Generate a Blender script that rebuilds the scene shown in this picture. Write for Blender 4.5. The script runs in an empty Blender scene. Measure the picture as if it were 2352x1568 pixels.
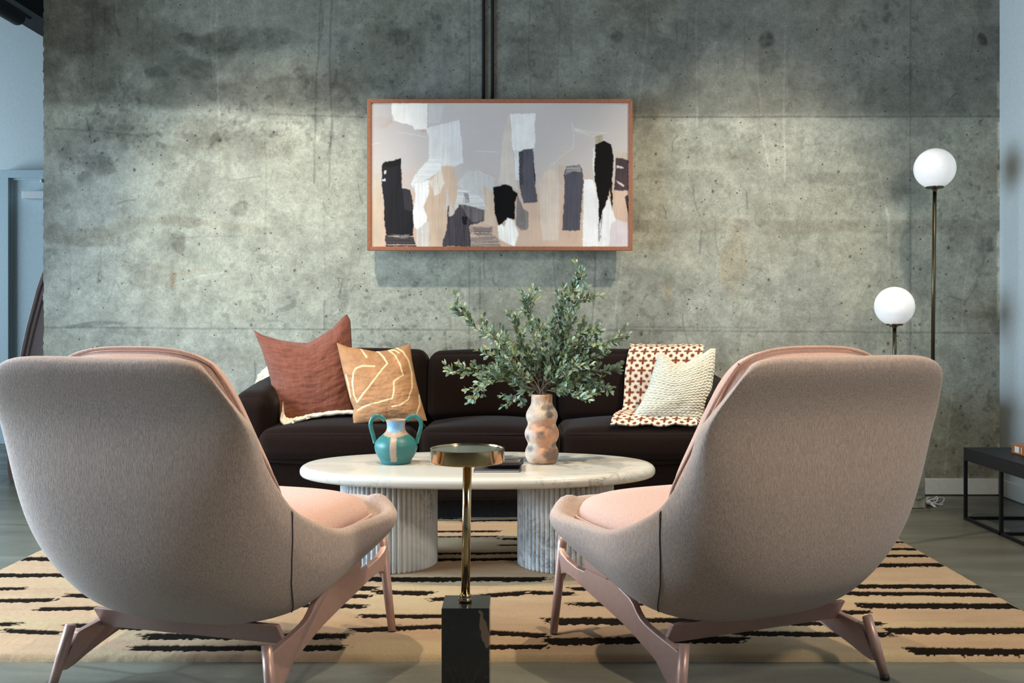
import bpy, math, random
import numpy as np
from mathutils import Vector

# ------------------------------------------------------------------ camera, world, lights, exposure
F = 2287.0; CX = 1190.0; CY = 733.0; H = 0.97          # focal length in px, principal point, eye height
sc = bpy.context.scene
COL = sc.collection
cam_d = bpy.data.cameras.new('camera'); cam = bpy.data.objects.new('camera', cam_d); COL.objects.link(cam)
cam.location = (0, 0, H); cam.rotation_euler = (math.pi/2, 0, 0)
cam_d.sensor_width = 36.0; cam_d.lens = 36.0*F/2352.0
cam_d.shift_x = (1176.0-CX)/2352.0; cam_d.shift_y = -(784.0-CY)/2352.0
cam_d.clip_end = 100
sc.camera = cam

sc.view_settings.view_transform = 'Standard'; sc.view_settings.look = 'None'
sc.view_settings.gamma = 1.0; sc.view_settings.use_curve_mapping = False
sc.view_settings.exposure = 0.54

world = bpy.data.worlds.new('world'); sc.world = world; world.use_nodes = True
bg = world.node_tree.nodes['Background']; bg.inputs[0].default_value = (0.74, 0.86, 1.0, 1); bg.inputs[1].default_value = 0.11

def light(name, kind, loc, target, energy, color, **kw):
    d = bpy.data.lights.new(name, kind); d.energy = energy; d.color = color
    for k, v in kw.items(): setattr(d, k, v)
    o = bpy.data.objects.new(name, d); COL.objects.link(o); o.location = loc
    o.rotation_euler = (Vector(target)-Vector(loc)).to_track_quat('-Z', 'Y').to_euler()
    return o
WARM = (1.0, 0.87, 0.67); WARM2 = (1.0, 0.84, 0.62)
light('wall_spot', 'SPOT', (-1.35, 3.85, 3.7), (-1.30, 5.49, 0.70), 330, WARM, spot_size=math.radians(52), spot_blend=1.0, shadow_soft_size=0.05)
light('wall_spot', 'SPOT', (1.90, 3.85, 3.7), (0.95, 5.49, 0.70), 340, WARM, spot_size=math.radians(50), spot_blend=1.0, shadow_soft_size=0.05)
light('seating_spot', 'SPOT', (-1.05, 3.3, 3.7), (-0.95, 3.0, 0), 210, WARM2, spot_size=math.radians(84), spot_blend=0.7, shadow_soft_size=0.045)
light('seating_spot', 'SPOT', (0.95, 3.3, 3.7), (0.85, 3.0, 0), 210, WARM2, spot_size=math.radians(84), spot_blend=0.7, shadow_soft_size=0.045)
light('chair_back_fill', 'AREA', (2.35, 0.3, 3.1), (0.9, 2.3, 0.5), 42, (1.0, 0.88, 0.72), shape='DISK', size=0.5)  # added unseen fill, warms the chair backs from high at the right
light('window_daylight', 'AREA', (-3.62, 3.1, 1.35), (0.0, 3.0, 0.7), 150, (0.62, 0.82, 1.0), shape='RECTANGLE', size=2.0, size_y=1.7, spread=math.radians(150))
light('corridor_daylight', 'AREA', (-6.7, 6.4, 1.5), (-3.0, 6.9, 0.9), 120, (0.60, 0.82, 1.0), shape='RECTANGLE', size=1.8, size_y=1.8)

# ------------------------------------------------------------------ helpers
def lin(c):
    return tuple((x/255.0/12.92 if x/255.0 <= 0.04045 else ((x/255.0+0.055)/1.055)**2.4) for x in c)
def at(px, py, d):
    return np.array([(px-CX)*d/F, d, H-(py-CY)*d/F])
def on_z(px, py, z):
    d = (H-z)*F/(py-CY); return np.array([(px-CX)*d/F, d, z])

def tag(o, label=None, cat=None, group=None, kind=None):
    if label: o['label'] = label
    if cat: o['category'] = cat
    if group: o['group'] = group
    if kind: o['kind'] = kind
    return o

def thing(name, loc, label, cat, rz=0.0, group=None):
    o = bpy.data.objects.new(name, None); COL.objects.link(o)
    o.location = loc; o.rotation_euler = (0, 0, rz); o.empty_display_size = 0.1
    return tag(o, label, cat, group)

def wl(parent):
    v = Vector((0, 0, 0))
    while parent is not None:
        v = v+Vector(parent.location); parent = parent.parent
    return v

class MB:
    """collects vertices and faces, then links them as ONE mesh object"""
    def __init__(s): s.V = []; s.Fc = []; s.n = 0; s.S = []
    def add(s, V, Fc, smooth=True):
        V = np.asarray(V, float).reshape(-1, 3)
        s.V.append(V); s.Fc += [tuple(i+s.n for i in f) for f in Fc]; s.S += [smooth]*len(Fc); s.n += len(V); return s
    def box(s, c, size, rot=None):
        c = np.array(c); h = np.array(size)/2.0
        P = np.array([[x, y, z] for x in (-1, 1) for y in (-1, 1) for z in (-1, 1)])*h
        if rot is not None: P = P@np.array(rot).T
        return s.add(P+c, [(0, 1, 3, 2), (4, 6, 7, 5), (0, 4, 5, 1), (2, 3, 7, 6), (0, 2, 6, 4), (1, 5, 7, 3)], False)
    def bb(s, x0, x1, y0, y1, z0, z1):
        return s.box(((x0+x1)/2, (y0+y1)/2, (z0+z1)/2), (x1-x0, y1-y0, z1-z0))
    def tube(s, P, R, n=12, cap=True, flat=1.0):
        P = np.asarray(P, float); m = len(P)
        R = np.full(m, R) if np.isscalar(R) else np.asarray(R, float)
        T = np.gradient(P, axis=0); T /= np.linalg.norm(T, axis=1, keepdims=True)+1e-12
        up = np.array([0, 0, 1.0]) if abs(T[0][2]) < 0.9 else np.array([1.0, 0, 0])
        u = np.cross(T[0], up); u /= np.linalg.norm(u); V = []
        for i in range(m):
            u = u-T[i]*(u@T[i]); u /= np.linalg.norm(u)+1e-12; w = np.cross(T[i], u)
            for k in range(n):
                a = 2*math.pi*k/n; V.append(P[i]+R[i]*(math.cos(a)*u+math.sin(a)*w*flat))
        Fc = [(i*n+k, i*n+(k+1) % n, (i+1)*n+(k+1) % n, (i+1)*n+k) for i in range(m-1) for k in range(n)]
        if cap: Fc += [tuple(range(n))[::-1], tuple((m-1)*n+k for k in range(n))]
        return s.add(V, Fc)
    def lathe(s, prof, n=48, c=(0, 0, 0), closed=False):
        m = len(prof); V = []
        for r, z in prof:
            for k in range(n):
                a = 2*math.pi*k/n; V.append((c[0]+r*math.cos(a), c[1]+r*math.sin(a), c[2]+z))
        Fc = [(i*n+k, i*n+(k+1) % n, (i+1)*n+(k+1) % n, (i+1)*n+k) for i in range(m-1) for k in range(n)]
        if closed: Fc += [((m-1)*n+k, (m-1)*n+(k+1) % n, (k+1) % n, k) for k in range(n)]
        else:
            if prof[0][0] > 1e-6: Fc.append(tuple(range(n))[::-1])
            if prof[-1][0] > 1e-6: Fc.append(tuple((m-1)*n+k for k in range(n)))
        return s.add(V, Fc)
    def prism(s, poly, axis, a0, a1):
        """poly of (u,v) extruded along axis: 'x' -> (y,z) poly ; 'y' -> (x,z) ; 'z' -> (x,y)"""
        def P(u, v, w): return {'x': (w, u, v), 'y': (u, w, v), 'z': (u, v, w)}[axis]
        n = len(poly)
        V = [P(u, v, a0) for u, v in poly]+[P(u, v, a1) for u, v in poly]
        Fc = [tuple(range(n))[::-1], tuple(range(n, 2*n))]+[(i, (i+1) % n, n+(i+1) % n, n+i) for i in range(n)]
        return s.add(V, Fc, False)
    def build(s, name, mat, parent=None, bevel=0.0, sub=0, local=False, seg=3, split=False):
        V = np.concatenate(s.V)
        if parent is not None and not local: V = V-np.array(wl(parent))
        me = bpy.data.meshes.new(name); me.from_pydata(V.tolist(), [], s.Fc); me.update()
        me.polygons.foreach_set('use_smooth', s.S if not bevel else [True]*len(s.S))
        o = bpy.data.objects.new(name, me); COL.objects.link(o); o.parent = parent
        if mat: me.materials.append(mat)
        if bevel:
            b = o.modifiers.new('b', 'BEVEL'); b.width = bevel; b.segments = seg; b.limit_method = 'ANGLE'; b.angle_limit = 0.6
            wn = o.modifiers.new('w', 'WEIGHTED_NORMAL'); wn.keep_sharp = False
        if split:
            m = o.modifiers.new('e', 'EDGE_SPLIT'); m.split_angle = math.radians(38)
        if sub:
            m = o.modifiers.new('s', 'SUBSURF'); m.levels = sub; m.render_levels = sub
        return o

def grid_obj(name, P, mat, parent=None, col=None, flip=False, closed=None):
    """P (n,m,3) grid of points; col (n,m,3) linear colours -> attribute 'tint'"""
    n, m = P.shape[:2]
    V = P.reshape(-1, 3).copy()
    if parent is not None: V -= np.array(wl(parent))
    idx = np.arange(n*m).reshape(n, m)
    if closed == 'v': idx = np.concatenate([idx, idx[:, :1]], 1)
    q = np.stack([idx[:-1, :-1], idx[:-1, 1:], idx[1:, 1:], idx[1:, :-1]], -1).reshape(-1, 4)
    if flip: q = q[:, ::-1]
    me = bpy.data.meshes.new(name); nf = len(q)
    me.vertices.add(len(V)); me.vertices.foreach_set('co', V.astype(np.float32).ravel())
    me.loops.add(nf*4); me.loops.foreach_set('vertex_index', q.astype(np.int32).ravel())
    me.polygons.add(nf); me.polygons.foreach_set('loop_start', np.arange(0, nf*4, 4, dtype=np.int32))
    try: me.polygons.foreach_set('loop_total', np.full(nf, 4, dtype=np.int32))
    except Exception: pass
    me.polygons.foreach_set('use_smooth', np.ones(nf, bool))
    me.update(calc_edges=True); me.validate()
    if col is not None:
        a = me.color_attributes.new('tint', 'FLOAT_COLOR', 'POINT')
        c = np.ones((n*m, 4), np.float32); c[:, :3] = col.reshape(-1, 3); a.data.foreach_set('color', c.ravel())
    o = bpy.data.objects.new(name, me); COL.objects.link(o); o.parent = parent
    me.materials.append(mat)
    return o

def cat_interp(Y, t):
    Y = np.asarray(Y, float); n = len(Y)-1; t = np.asarray(t, float); x = np.clip(t, 0, 1)*n
    i = np.minimum(x.astype(int), n-1); u = x-i
    Yp = np.concatenate([[2*Y[0]-Y[1]], Y, [2*Y[-1]-Y[-2]]]); p0, p1, p2, p3 = Yp[i], Yp[i+1], Yp[i+2], Yp[i+3]
    if Y.ndim > 1: u = u[:, None]
    return .5*((2*p1)+(-p0+p2)*u+(2*p0-5*p1+4*p2-p3)*u*u+(-p0+3*p1-3*p2+p3)*u**3)
def poly_interp(P, t):
    """arc-length interpolation of a polyline"""
    P = np.asarray(P, float); L = np.r_[0, np.cumsum(np.linalg.norm(np.diff(P, axis=0), axis=1))]; L /= L[-1]
    return np.stack([np.interp(t, L, P[:, k]) for k in range(P.shape[1])], -1)

def vnoise(h, w, ch, cw, seed):
    r = np.random.RandomState(seed); ch = max(int(ch), 1); cw = max(int(cw), 1)
    g = r.rand(ch+2, cw+2)
    y = np.linspace(0, ch, h, endpoint=False); x = np.linspace(0, cw, w, endpoint=False)
    yi = y.astype(int); xi = x.astype(int); fy = y-yi; fx = x-xi
    fy = fy*fy*(3-2*fy); fx = fx*fx*(3-2*fx)
    a = g[yi][:, xi]; b = g[yi][:, xi+1]; c = g[yi+1][:, xi]; d = g[yi+1][:, xi+1]
    fy = fy[:, None]; fx = fx[None, :]
    return (a*(1-fx)+b*fx)*(1-fy)+(c*(1-fx)+d*fx)*fy
def fbm(h, w, ch, cw, octv=5, seed=0, gain=.55):
    o = np.zeros((h, w)); a = 1.0; s = 0.0
    for k in range(octv):
        if ch*2**k > h*.8 and k > 0: break
        o += a*vnoise(h, w, ch*2**k, cw*2**k, seed+k*17); s += a; a *= gain
    return o/s
def sstep(a, b, x):
    t = np.clip((x-a)/(b-a+1e-12), 0, 1); return t*t*(3-2*t)
def in_poly(X, Y, P):
    c = np.zeros(X.shape, bool); n = len(P); j = n-1
    for i in range(n):
        xi, yi = P[i]; xj, yj = P[j]
        if yi != yj:
            m = ((yi > Y) != (yj > Y)) & (X < (xj-xi)*(Y-yi)/(yj-yi)+xi); c ^= m
        j = i
    return c
def seg_dist(X, Y, P):
    d = np.full(X.shape, 1e9)
    for (x0, y0), (x1, y1) in zip(P[:-1], P[1:]):
        dx, dy = x1-x0, y1-y0; t = np.clip(((X-x0)*dx+(Y-y0)*dy)/(dx*dx+dy*dy+1e-9), 0, 1)
        d = np.minimum(d, np.hypot(X-x0-t*dx, Y-y0-t*dy))
    return d

# ------------------------------------------------------------------ materials
class NT:
    def __init__(s, name):
        s.m = bpy.data.materials.new(name); s.m.use_nodes = True; s.t = s.m.node_tree; s.N = s.t.nodes; s.L = s.t.links
        s.b = s.N['Principled BSDF']; s.tc = None
    def node(s, typ, **kw):
        n = s.N.new(typ)
        for k, v in kw.items(): setattr(n, k, v)
        return n
    def set(s, n, key, v):
        if isinstance(v, bpy.types.NodeSocket): s.L.new(v, n.inputs[key])
        else: n.inputs[key].default_value = v
    def obj(s, scale=(1, 1, 1), rot=(0, 0, 0)):
        if s.tc is None: s.tc = s.node('ShaderNodeTexCoord')
        mp = s.node('ShaderNodeMapping'); s.L.new(s.tc.outputs['Object'], mp.inputs[0]); mp.inputs['Scale'].default_value = scale; mp.inputs['Rotation'].default_value = rot
        return mp.outputs[0]
    def noise(s, vec, scale, detail=3, rough=.5, dist=0.0):
        n = s.node('ShaderNodeTexNoise'); s.L.new(vec, n.inputs['Vector']); n.inputs['Scale'].default_value = scale
        n.inputs['Detail'].default_value = detail; n.inputs['Roughness'].default_value = rough; n.inputs['Distortion'].default_value = dist
        return n.outputs['Fac']
    def vor(s, vec, scale, feature='F1'):
        n = s.node('ShaderNodeTexVoronoi', feature=feature); s.L.new(vec, n.inputs['Vector']); n.inputs['Scale'].default_value = scale
        return n.outputs['Distance']
    def wave(s, vec, scale, dist, dscale=1.0, detail=3, direction='X'):
        n = s.node('ShaderNodeTexWave', bands_direction=direction); s.L.new(vec, n.inputs['Vector'])
        n.inputs['Scale'].default_value = scale; n.inputs['Distortion'].default_value = dist; n.inputs['Detail Scale'].default_value = dscale; n.inputs['Detail'].default_value = detail
        return n.outputs['Fac']
    def ramp(s, fac, stops):
        n = s.node('ShaderNodeValToRGB'); s.L.new(fac, n.inputs[0]); e = n.color_ramp.elements
        while len(e) < len(stops): e.new(.5)
        for k, (p, c) in enumerate(stops):
            e[k].position = p; e[k].color = (*c, 1) if not np.isscalar(c) else (c, c, c, 1)
        return n.outputs[0]
    def mix(s, fac, a, b, mode='MIX'):
        n = s.node('ShaderNodeMix', data_type='RGBA', blend_type=mode)
        s.set(n, 0, fac)
        for key, v in ((6, a), (7, b)):
            if isinstance(v, tuple): v = (*v[:3], 1)
            s.set(n, key, v)
        return n.outputs[2]
    def math(s, op, a, b=0.0):
        n = s.node('ShaderNodeMath', operation=op); s.set(n, 0, a); s.set(n, 1, b); return n.outputs[0]
    def bump(s, h, strength, dist=.01, prev=None):
        n = s.node('ShaderNodeBump'); s.L.new(h, n.inputs['Height']); n.inputs['Strength'].default_value = strength; n.inputs['Distance'].default_value = dist
        if prev is not None: s.L.new(prev, n.inputs['Normal'])
        s.L.new(n.outputs[0], s.b.inputs['Normal']); return n.outputs[0]
    def color(s, c):
        if isinstance(c, tuple): s.b.inputs['Base Color'].default_value = (*c, 1)
        else: s.L.new(c, s.b.inputs['Base Color'])
    def p(s, **kw):
        for k, v in kw.items(): s.set(s.b, k.replace('_', ' '), v)
        return s
    def attr(s):
        n = s.node('ShaderNodeAttribute', attribute_name='tint'); return n.outputs['Color']

def plain(name, c, rough=.5, metal=0.0, **kw):
    n = NT(name); n.color(c); n.p(Roughness=rough, Metallic=metal)
    v = n.noise(n.obj(), 60, 3); n.color(n.mix(v, tuple(x*.88 for x in c), tuple(min(x*1.10, 1) for x in c)))
    n.p(**kw); return n.m

def fabric(name, c, c2, scale=600, weave=.35, bump=.5, sheen=.3, rough=.95, big=.1):
    n = NT(name); v = n.obj((1, 1, 1)); f = n.noise(v, scale, 2, .7); g = n.noise(n.obj((1, 1, .25)), scale*.55, 2, .6)
    w = n.noise(v, 3.0, 4, .6)
    mixf = n.math('ADD', n.math('MULTIPLY', f, .55), n.math('MULTIPLY', g, .45))
    k = n.ramp(mixf, [(0.38, c2), (0.62, c)])
    k = n.mix(n.math('MULTIPLY', w, big), k, tuple(x*.6 for x in c))
    n.color(k); n.p(Roughness=rough, Sheen_Weight=sheen, Sheen_Roughness=.5); n.b.inputs['Specular IOR Level'].default_value = .15
    n.bump(mixf, bump, .003); return n.m

def m_concrete():
    n = NT('concrete'); v = n.obj()
    f = n.noise(v, 9, 8, .65, .4); c = n.mix(1.0, n.attr(), n.ramp(f, [(.3, .80), (.7, 1.18)]), 'MULTIPLY')
    g = n.noise(v, 120, 4, .7); c = n.mix(1.0, c, n.ramp(g, [(.3, .87), (.7, 1.10)]), 'MULTIPLY')
    g3 = n.noise(n.obj(), 34, 8, .75, .3); c = n.mix(1.0, c, n.ramp(g3, [(.34, .80), (.66, 1.16)]), 'MULTIPLY')
    # small air holes, clustered
    g4 = n.noise(n.obj((1, 1, .8)), 80, 10, .82, .2); c = n.mix(1.0, c, n.ramp(g4, [(.40, .88), (.58, 1.06)]), 'MULTIPLY')
    p = n.vor(n.obj(), 18); hole = n.ramp(p, [(0.055, 1.0), (0.085, 0.0)])
    cl = n.ramp(n.noise(v, 2.2, 3, .6), [(.40, 0.0), (.50, 1.0)]); hm = n.math('MULTIPLY', hole, cl)
    p2 = n.vor(n.obj((1, 1, 1.2)), 60); h2 = n.ramp(p2, [(0.10, 1.0), (0.2, 0.0)]); cl2 = n.ramp(n.noise(n.obj(), 3.7, 4, .7), [(.50, 0.0), (.60, 1.0)])
    hm2 = n.math('MULTIPLY', n.math('MULTIPLY', h2, cl2), .6)
    hh = n.math('MAXIMUM', hm, hm2)
    c = n.mix(hh, c, (.035, .035, .03)); n.color(c); n.p(Roughness=.72); n.b.inputs['Specular IOR Level'].default_value = .25
    hgt = n.math('SUBTRACT', n.math('ADD', n.math('MULTIPLY', f, .6), n.math('MULTIPLY', g, .12)), n.math('MULTIPLY', hh, .6))
    n.bump(hgt, .35, .02); return n.m
def m_floor():
    n = NT('polished_concrete'); v = n.obj((.5, 2.2, 1)); f = n.noise(v, 2.2, 6, .6, .6); g = n.noise(n.obj(), 60, 4, .7)
    c = n.ramp(f, [(.3, (.085, .082, .062)), (.5, (.125, .122, .094)), (.72, (.18, .175, .138))])
    c = n.mix(1.0, c, n.ramp(g, [(.3, .88), (.7, 1.08)]), 'MULTIPLY')
    cr = n.ramp(n.vor(n.obj((1, 1, 1)), .55, 'DISTANCE_TO_EDGE'), [(0.0, .55), (.006, 1.0)]); c = n.mix(1.0, c, cr, 'MULTIPLY')
    n.color(c); n.L.new(n.ramp(f, [(.3, .42), (.7, .30)]), n.b.inputs['Roughness']); n.bump(f, .06, .02); return n.m
def m_marble(name, base, vein, scale=2.2, rough=.25, dens=.5, cloud=(.8, .82, .82)):
    n = NT(name); v = n.obj(); d = n.noise(v, scale, 5, .6, 1.5)
    a = n.math('ABSOLUTE', n.math('SUBTRACT', n.noise(n.obj((1, 1.6, 1)), scale*1.6, 9, .62, 1.8), .5))
    vm = n.ramp(a, [(0.0, 1.0), (.012*dens*2, .45), (.05*dens*2, 0.0)])
    vm = n.math('MULTIPLY', vm, n.ramp(n.noise(n.obj(), scale*.9, 3, .5), [(.42, 0.0), (.62, 1.0)]))
    c = n.mix(n.ramp(d, [(.38, 0.0), (.72, 1.0)]), base, cloud); c = n.mix(vm, c, vein)
    n.color(c); n.p(Roughness=rough); n.b.inputs['Coat Weight'].default_value = .15; return n.m
def m_wood(name, c1, c2, rough=.45, sc_=(1, 14, 14)):
    n = NT(name); v = n.obj(sc_); f = n.noise(v, 9, 6, .65, .8); n.color(n.ramp(f, [(.3, c1), (.7, c2)])); n.p(Roughness=rough); n.bump(f, .15, .003); return n.m
def m_attr(name, rough=.6, noise_s=300, amp=.1, bump=.2, spec=.3, bd=.003, sheen=0.0):
    n = NT(name); g = n.noise(n.obj(), noise_s, 3, .7); n.color(n.mix(1.0, n.attr(), n.ramp(g, [(.3, 1-amp), (.7, 1+amp)]), 'MULTIPLY'))
    n.p(Roughness=rough, Sheen_Weight=sheen); n.b.inputs['Specular IOR Level'].default_value = spec; n.bump(g, bump, bd); return n.m

M = {}
M['concrete'] = m_concrete(); M['floor'] = m_floor()
M['white_wall'] = plain('painted_wall', (.62, .66, .66), .8)
M['ceiling'] = plain('ceiling_paint', (.10, .105, .11), .9)
M['base_white'] = plain('baseboard_paint', (.66, .68, .66), .6)
M['door'] = plain('door_paint', (.50, .58, .61), .5)
M['doorframe'] = plain('door_frame_paint', (.46, .55, .58), .4)
M['black_metal'] = plain('black_powder_metal', (.010, .010, .011), .45)
M['pipe_black'] = plain('black_pipe_paint', (.008, .008, .008), .6)
M['marble_top'] = m_marble('ivory_marble', (.62, .595, .535), (.20, .19, .17), 2.2, .28, .25, (.60, .575, .51))
M['marble_leg'] = m_marble('grey_white_marble', (.74, .77, .78), (.24, .27, .30), 5.0, .35, 1.0, (.46, .48, .50))
M['marble_black'] = m_marble('black_marble', (.010, .011, .013), (.10, .07, .055), 5.0, .18, .35, (.014, .015, .018))
M['marble_dark'] = m_marble('veined_marble', (.42, .44, .36), (.02, .025, .03), 4.0, .3, 2.0, (.12, .13, .12))
M['velvet'] = fabric('brown_velvet', (.013, .0060, .0040), (.008, .004, .003), 260, .3, .25, .05, .85, .5)
M['shell'] = fabric('pink_beige_wool', (.58, .43, .36), (.34, .26, .222), 520, .4, .8, .25)
M['chair_cushion'] = fabric('pink_ribbed_wool', (.74, .47, .38), (.52, .33, .27), 520, .4, .8, .2)
M['seam'] = plain('dark_thread', (.06, .05, .05), .9)
M['chair_metal'] = plain('rose_satin_metal', (.50, .315, .27), .38, .35)
M['rubber'] = plain('black_rubber', (.012, .012, .012), .6)
M['pink_board'] = plain('mauve_plastic', (.36, .26, .26), .4)
M['glass_globe'] = plain('opal_glass', (.86, .86, .86), .25, Emission_Color=(1.0, .97, .95, 1), Emission_Strength=.20)
M['brass'] = plain('brass', (.50, .37, .20), .14, 1.0)
M['dark_brass'] = plain('aged_brass', (.12, .10, .065), .35, 1.0)
M['disc_top'] = plain('dark_glass_top', (.05, .055, .052), .15)
M['frame_wood'] = m_wood('reddish_wood', (.20, .065, .030), (.36, .135, .065), .45, (14, 14, 14))
M['frame_dark'] = plain('dark_backing', (.02, .02, .02), .6)
M['black_wood'] = m_wood('black_stained_wood', (.010, .010, .010), (.022, .022, .023), .5, (8, 8, 8))
for k_ in ('black_wood', 'black_metal', 'pipe_black'): M[k_].node_tree.nodes['Principled BSDF'].inputs['Specular IOR Level'].default_value = .15
M['sherpa'] = fabric('cream_sherpa', (.80, .72, .58), (.62, .54, .42), 130, .4, 1.0, .3, .95, .05)
M['white_cord'] = plain('white_plastic', (.72, .72, .72), .4)
M['leather'] = plain('tan_leather', (.36, .13, .045), .5)
M['paper'] = plain('paper_label', (.72, .72, .66), .8)
M['cream_page'] = plain('cream_page_edge', (.75, .66, .48), .8)
M['navy'] = plain('navy_cloth_cover', (.035, .038, .060), .6)
M['black_glaze'] = plain('black_tray', (.018, .014, .016), .35)
M['bark'] = plain('twig_bark', (.13, .11, .085), .8)

def brown_patch():
    m = M['marble_black']; t = m.node_tree; b = t.nodes['Principled BSDF']; src = b.inputs['Base Color'].links[0].from_socket
    tc = t.nodes.new('ShaderNodeTexCoord'); mp = t.nodes.new('ShaderNodeMapping'); mp.vector_type = 'TEXTURE'
    mp.inputs['Location'].default_value = (.047, -.055, .196); mp.inputs['Rotation'].default_value = (0, math.radians(-12), 0); mp.inputs['Scale'].default_value = (.014, .045, .058)
    gr = t.nodes.new('ShaderNodeTexGradient'); gr.gradient_type = 'SPHERICAL'; nz = t.nodes.new('ShaderNodeTexNoise'); nz.inputs['Scale'].default_value = 45; nz.inputs['Detail'].default_value = 6
    t.links.new(tc.outputs['Object'], mp.inputs[0]); t.links.new(mp.outputs[0], gr.inputs[0]); t.links.new(tc.outputs['Object'], nz.inputs['Vector'])
    ad = t.nodes.new('ShaderNodeMath'); ad.operation = 'MULTIPLY_ADD'; t.links.new(nz.outputs['Fac'], ad.inputs[0]); ad.inputs[1].default_value = .8; t.links.new(gr.outputs['Fac'], ad.inputs[2])
    rp = t.nodes.new('ShaderNodeValToRGB'); rp.color_ramp.elements[0].position = .62; rp.color_ramp.elements[1].position = .72; t.links.new(ad.outputs[0], rp.inputs[0])
    mx = t.nodes.new('ShaderNodeMix'); mx.data_type = 'RGBA'; t.links.new(rp.outputs[0], mx.inputs[0]); t.links.new(src, mx.inputs[6]); mx.inputs[7].default_value = (.17, .115, .085, 1)
    t.links.new(mx.outputs[2], b.inputs['Base Color'])
brown_patch()

M['velvet'].node_tree.nodes['Principled BSDF'].inputs['Specular IOR Level'].default_value = .06

# ------------------------------------------------------------------ the setting
XL, XR, YW, CEIL = -2.617, 2.655, 5.49, 3.95
def struct(o, **k): o['kind'] = 'structure'; return o
struct(MB().bb(-7.0, XR+.15, -4.2, 8.2, -.15, 0).build('floor', M['floor']))
struct(MB().bb(-7.0, XR+.15, -4.2, 8.2, CEIL, CEIL+.15).build('ceiling', M['ceiling']))
struct(MB().bb(XR, XR+.15, -4.2, YW+.25, 0, CEIL).build('wall_right', M['white_wall']))
struct(MB().bb(-7.0, XL+.4, 7.87, 8.02, 0, CEIL).build('wall_rear_left', M['white_wall']))
# glazed front behind the camera: piers and sill leave tall window openings
wf = MB().bb(-7.0, XR+.15, -4.2, -4.0, 0, .35).bb(-7.0, XR+.15, -4.2, -4.0, 3.1, CEIL)
for x in (-7.0, -4.6, -2.3, 0.0, 2.2): wf.bb(x, x+.55, -4.2, -4.0, .35, 3.1)
struct(wf.build('wall_front', M['white_wall']))
wlft = MB().bb(-3.85, -3.70, -4.2, 5.1, 0, .40).bb(-3.85, -3.70, -4.2, 5.1, 2.6, CEIL)
for y in (-4.2, -1.4, 1.5, 4.4): wlft.bb(-3.85, -3.70, y, y+.6 if y < 4 else 5.1, .40, 2.6)
wlft.bb(-7.15, -7.0, 4.8, 5.3, 0, CEIL).bb(-7.15, -7.0, 7.6, 8.02, 0, CEIL).bb(-7.15, -7.0, 5.3, 7.6, 2.6, CEIL).bb(-7.15, -7.0, 5.3, 7.6, 0, .4)
struct(wlft.build('wall_left', M['white_wall']))

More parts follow.
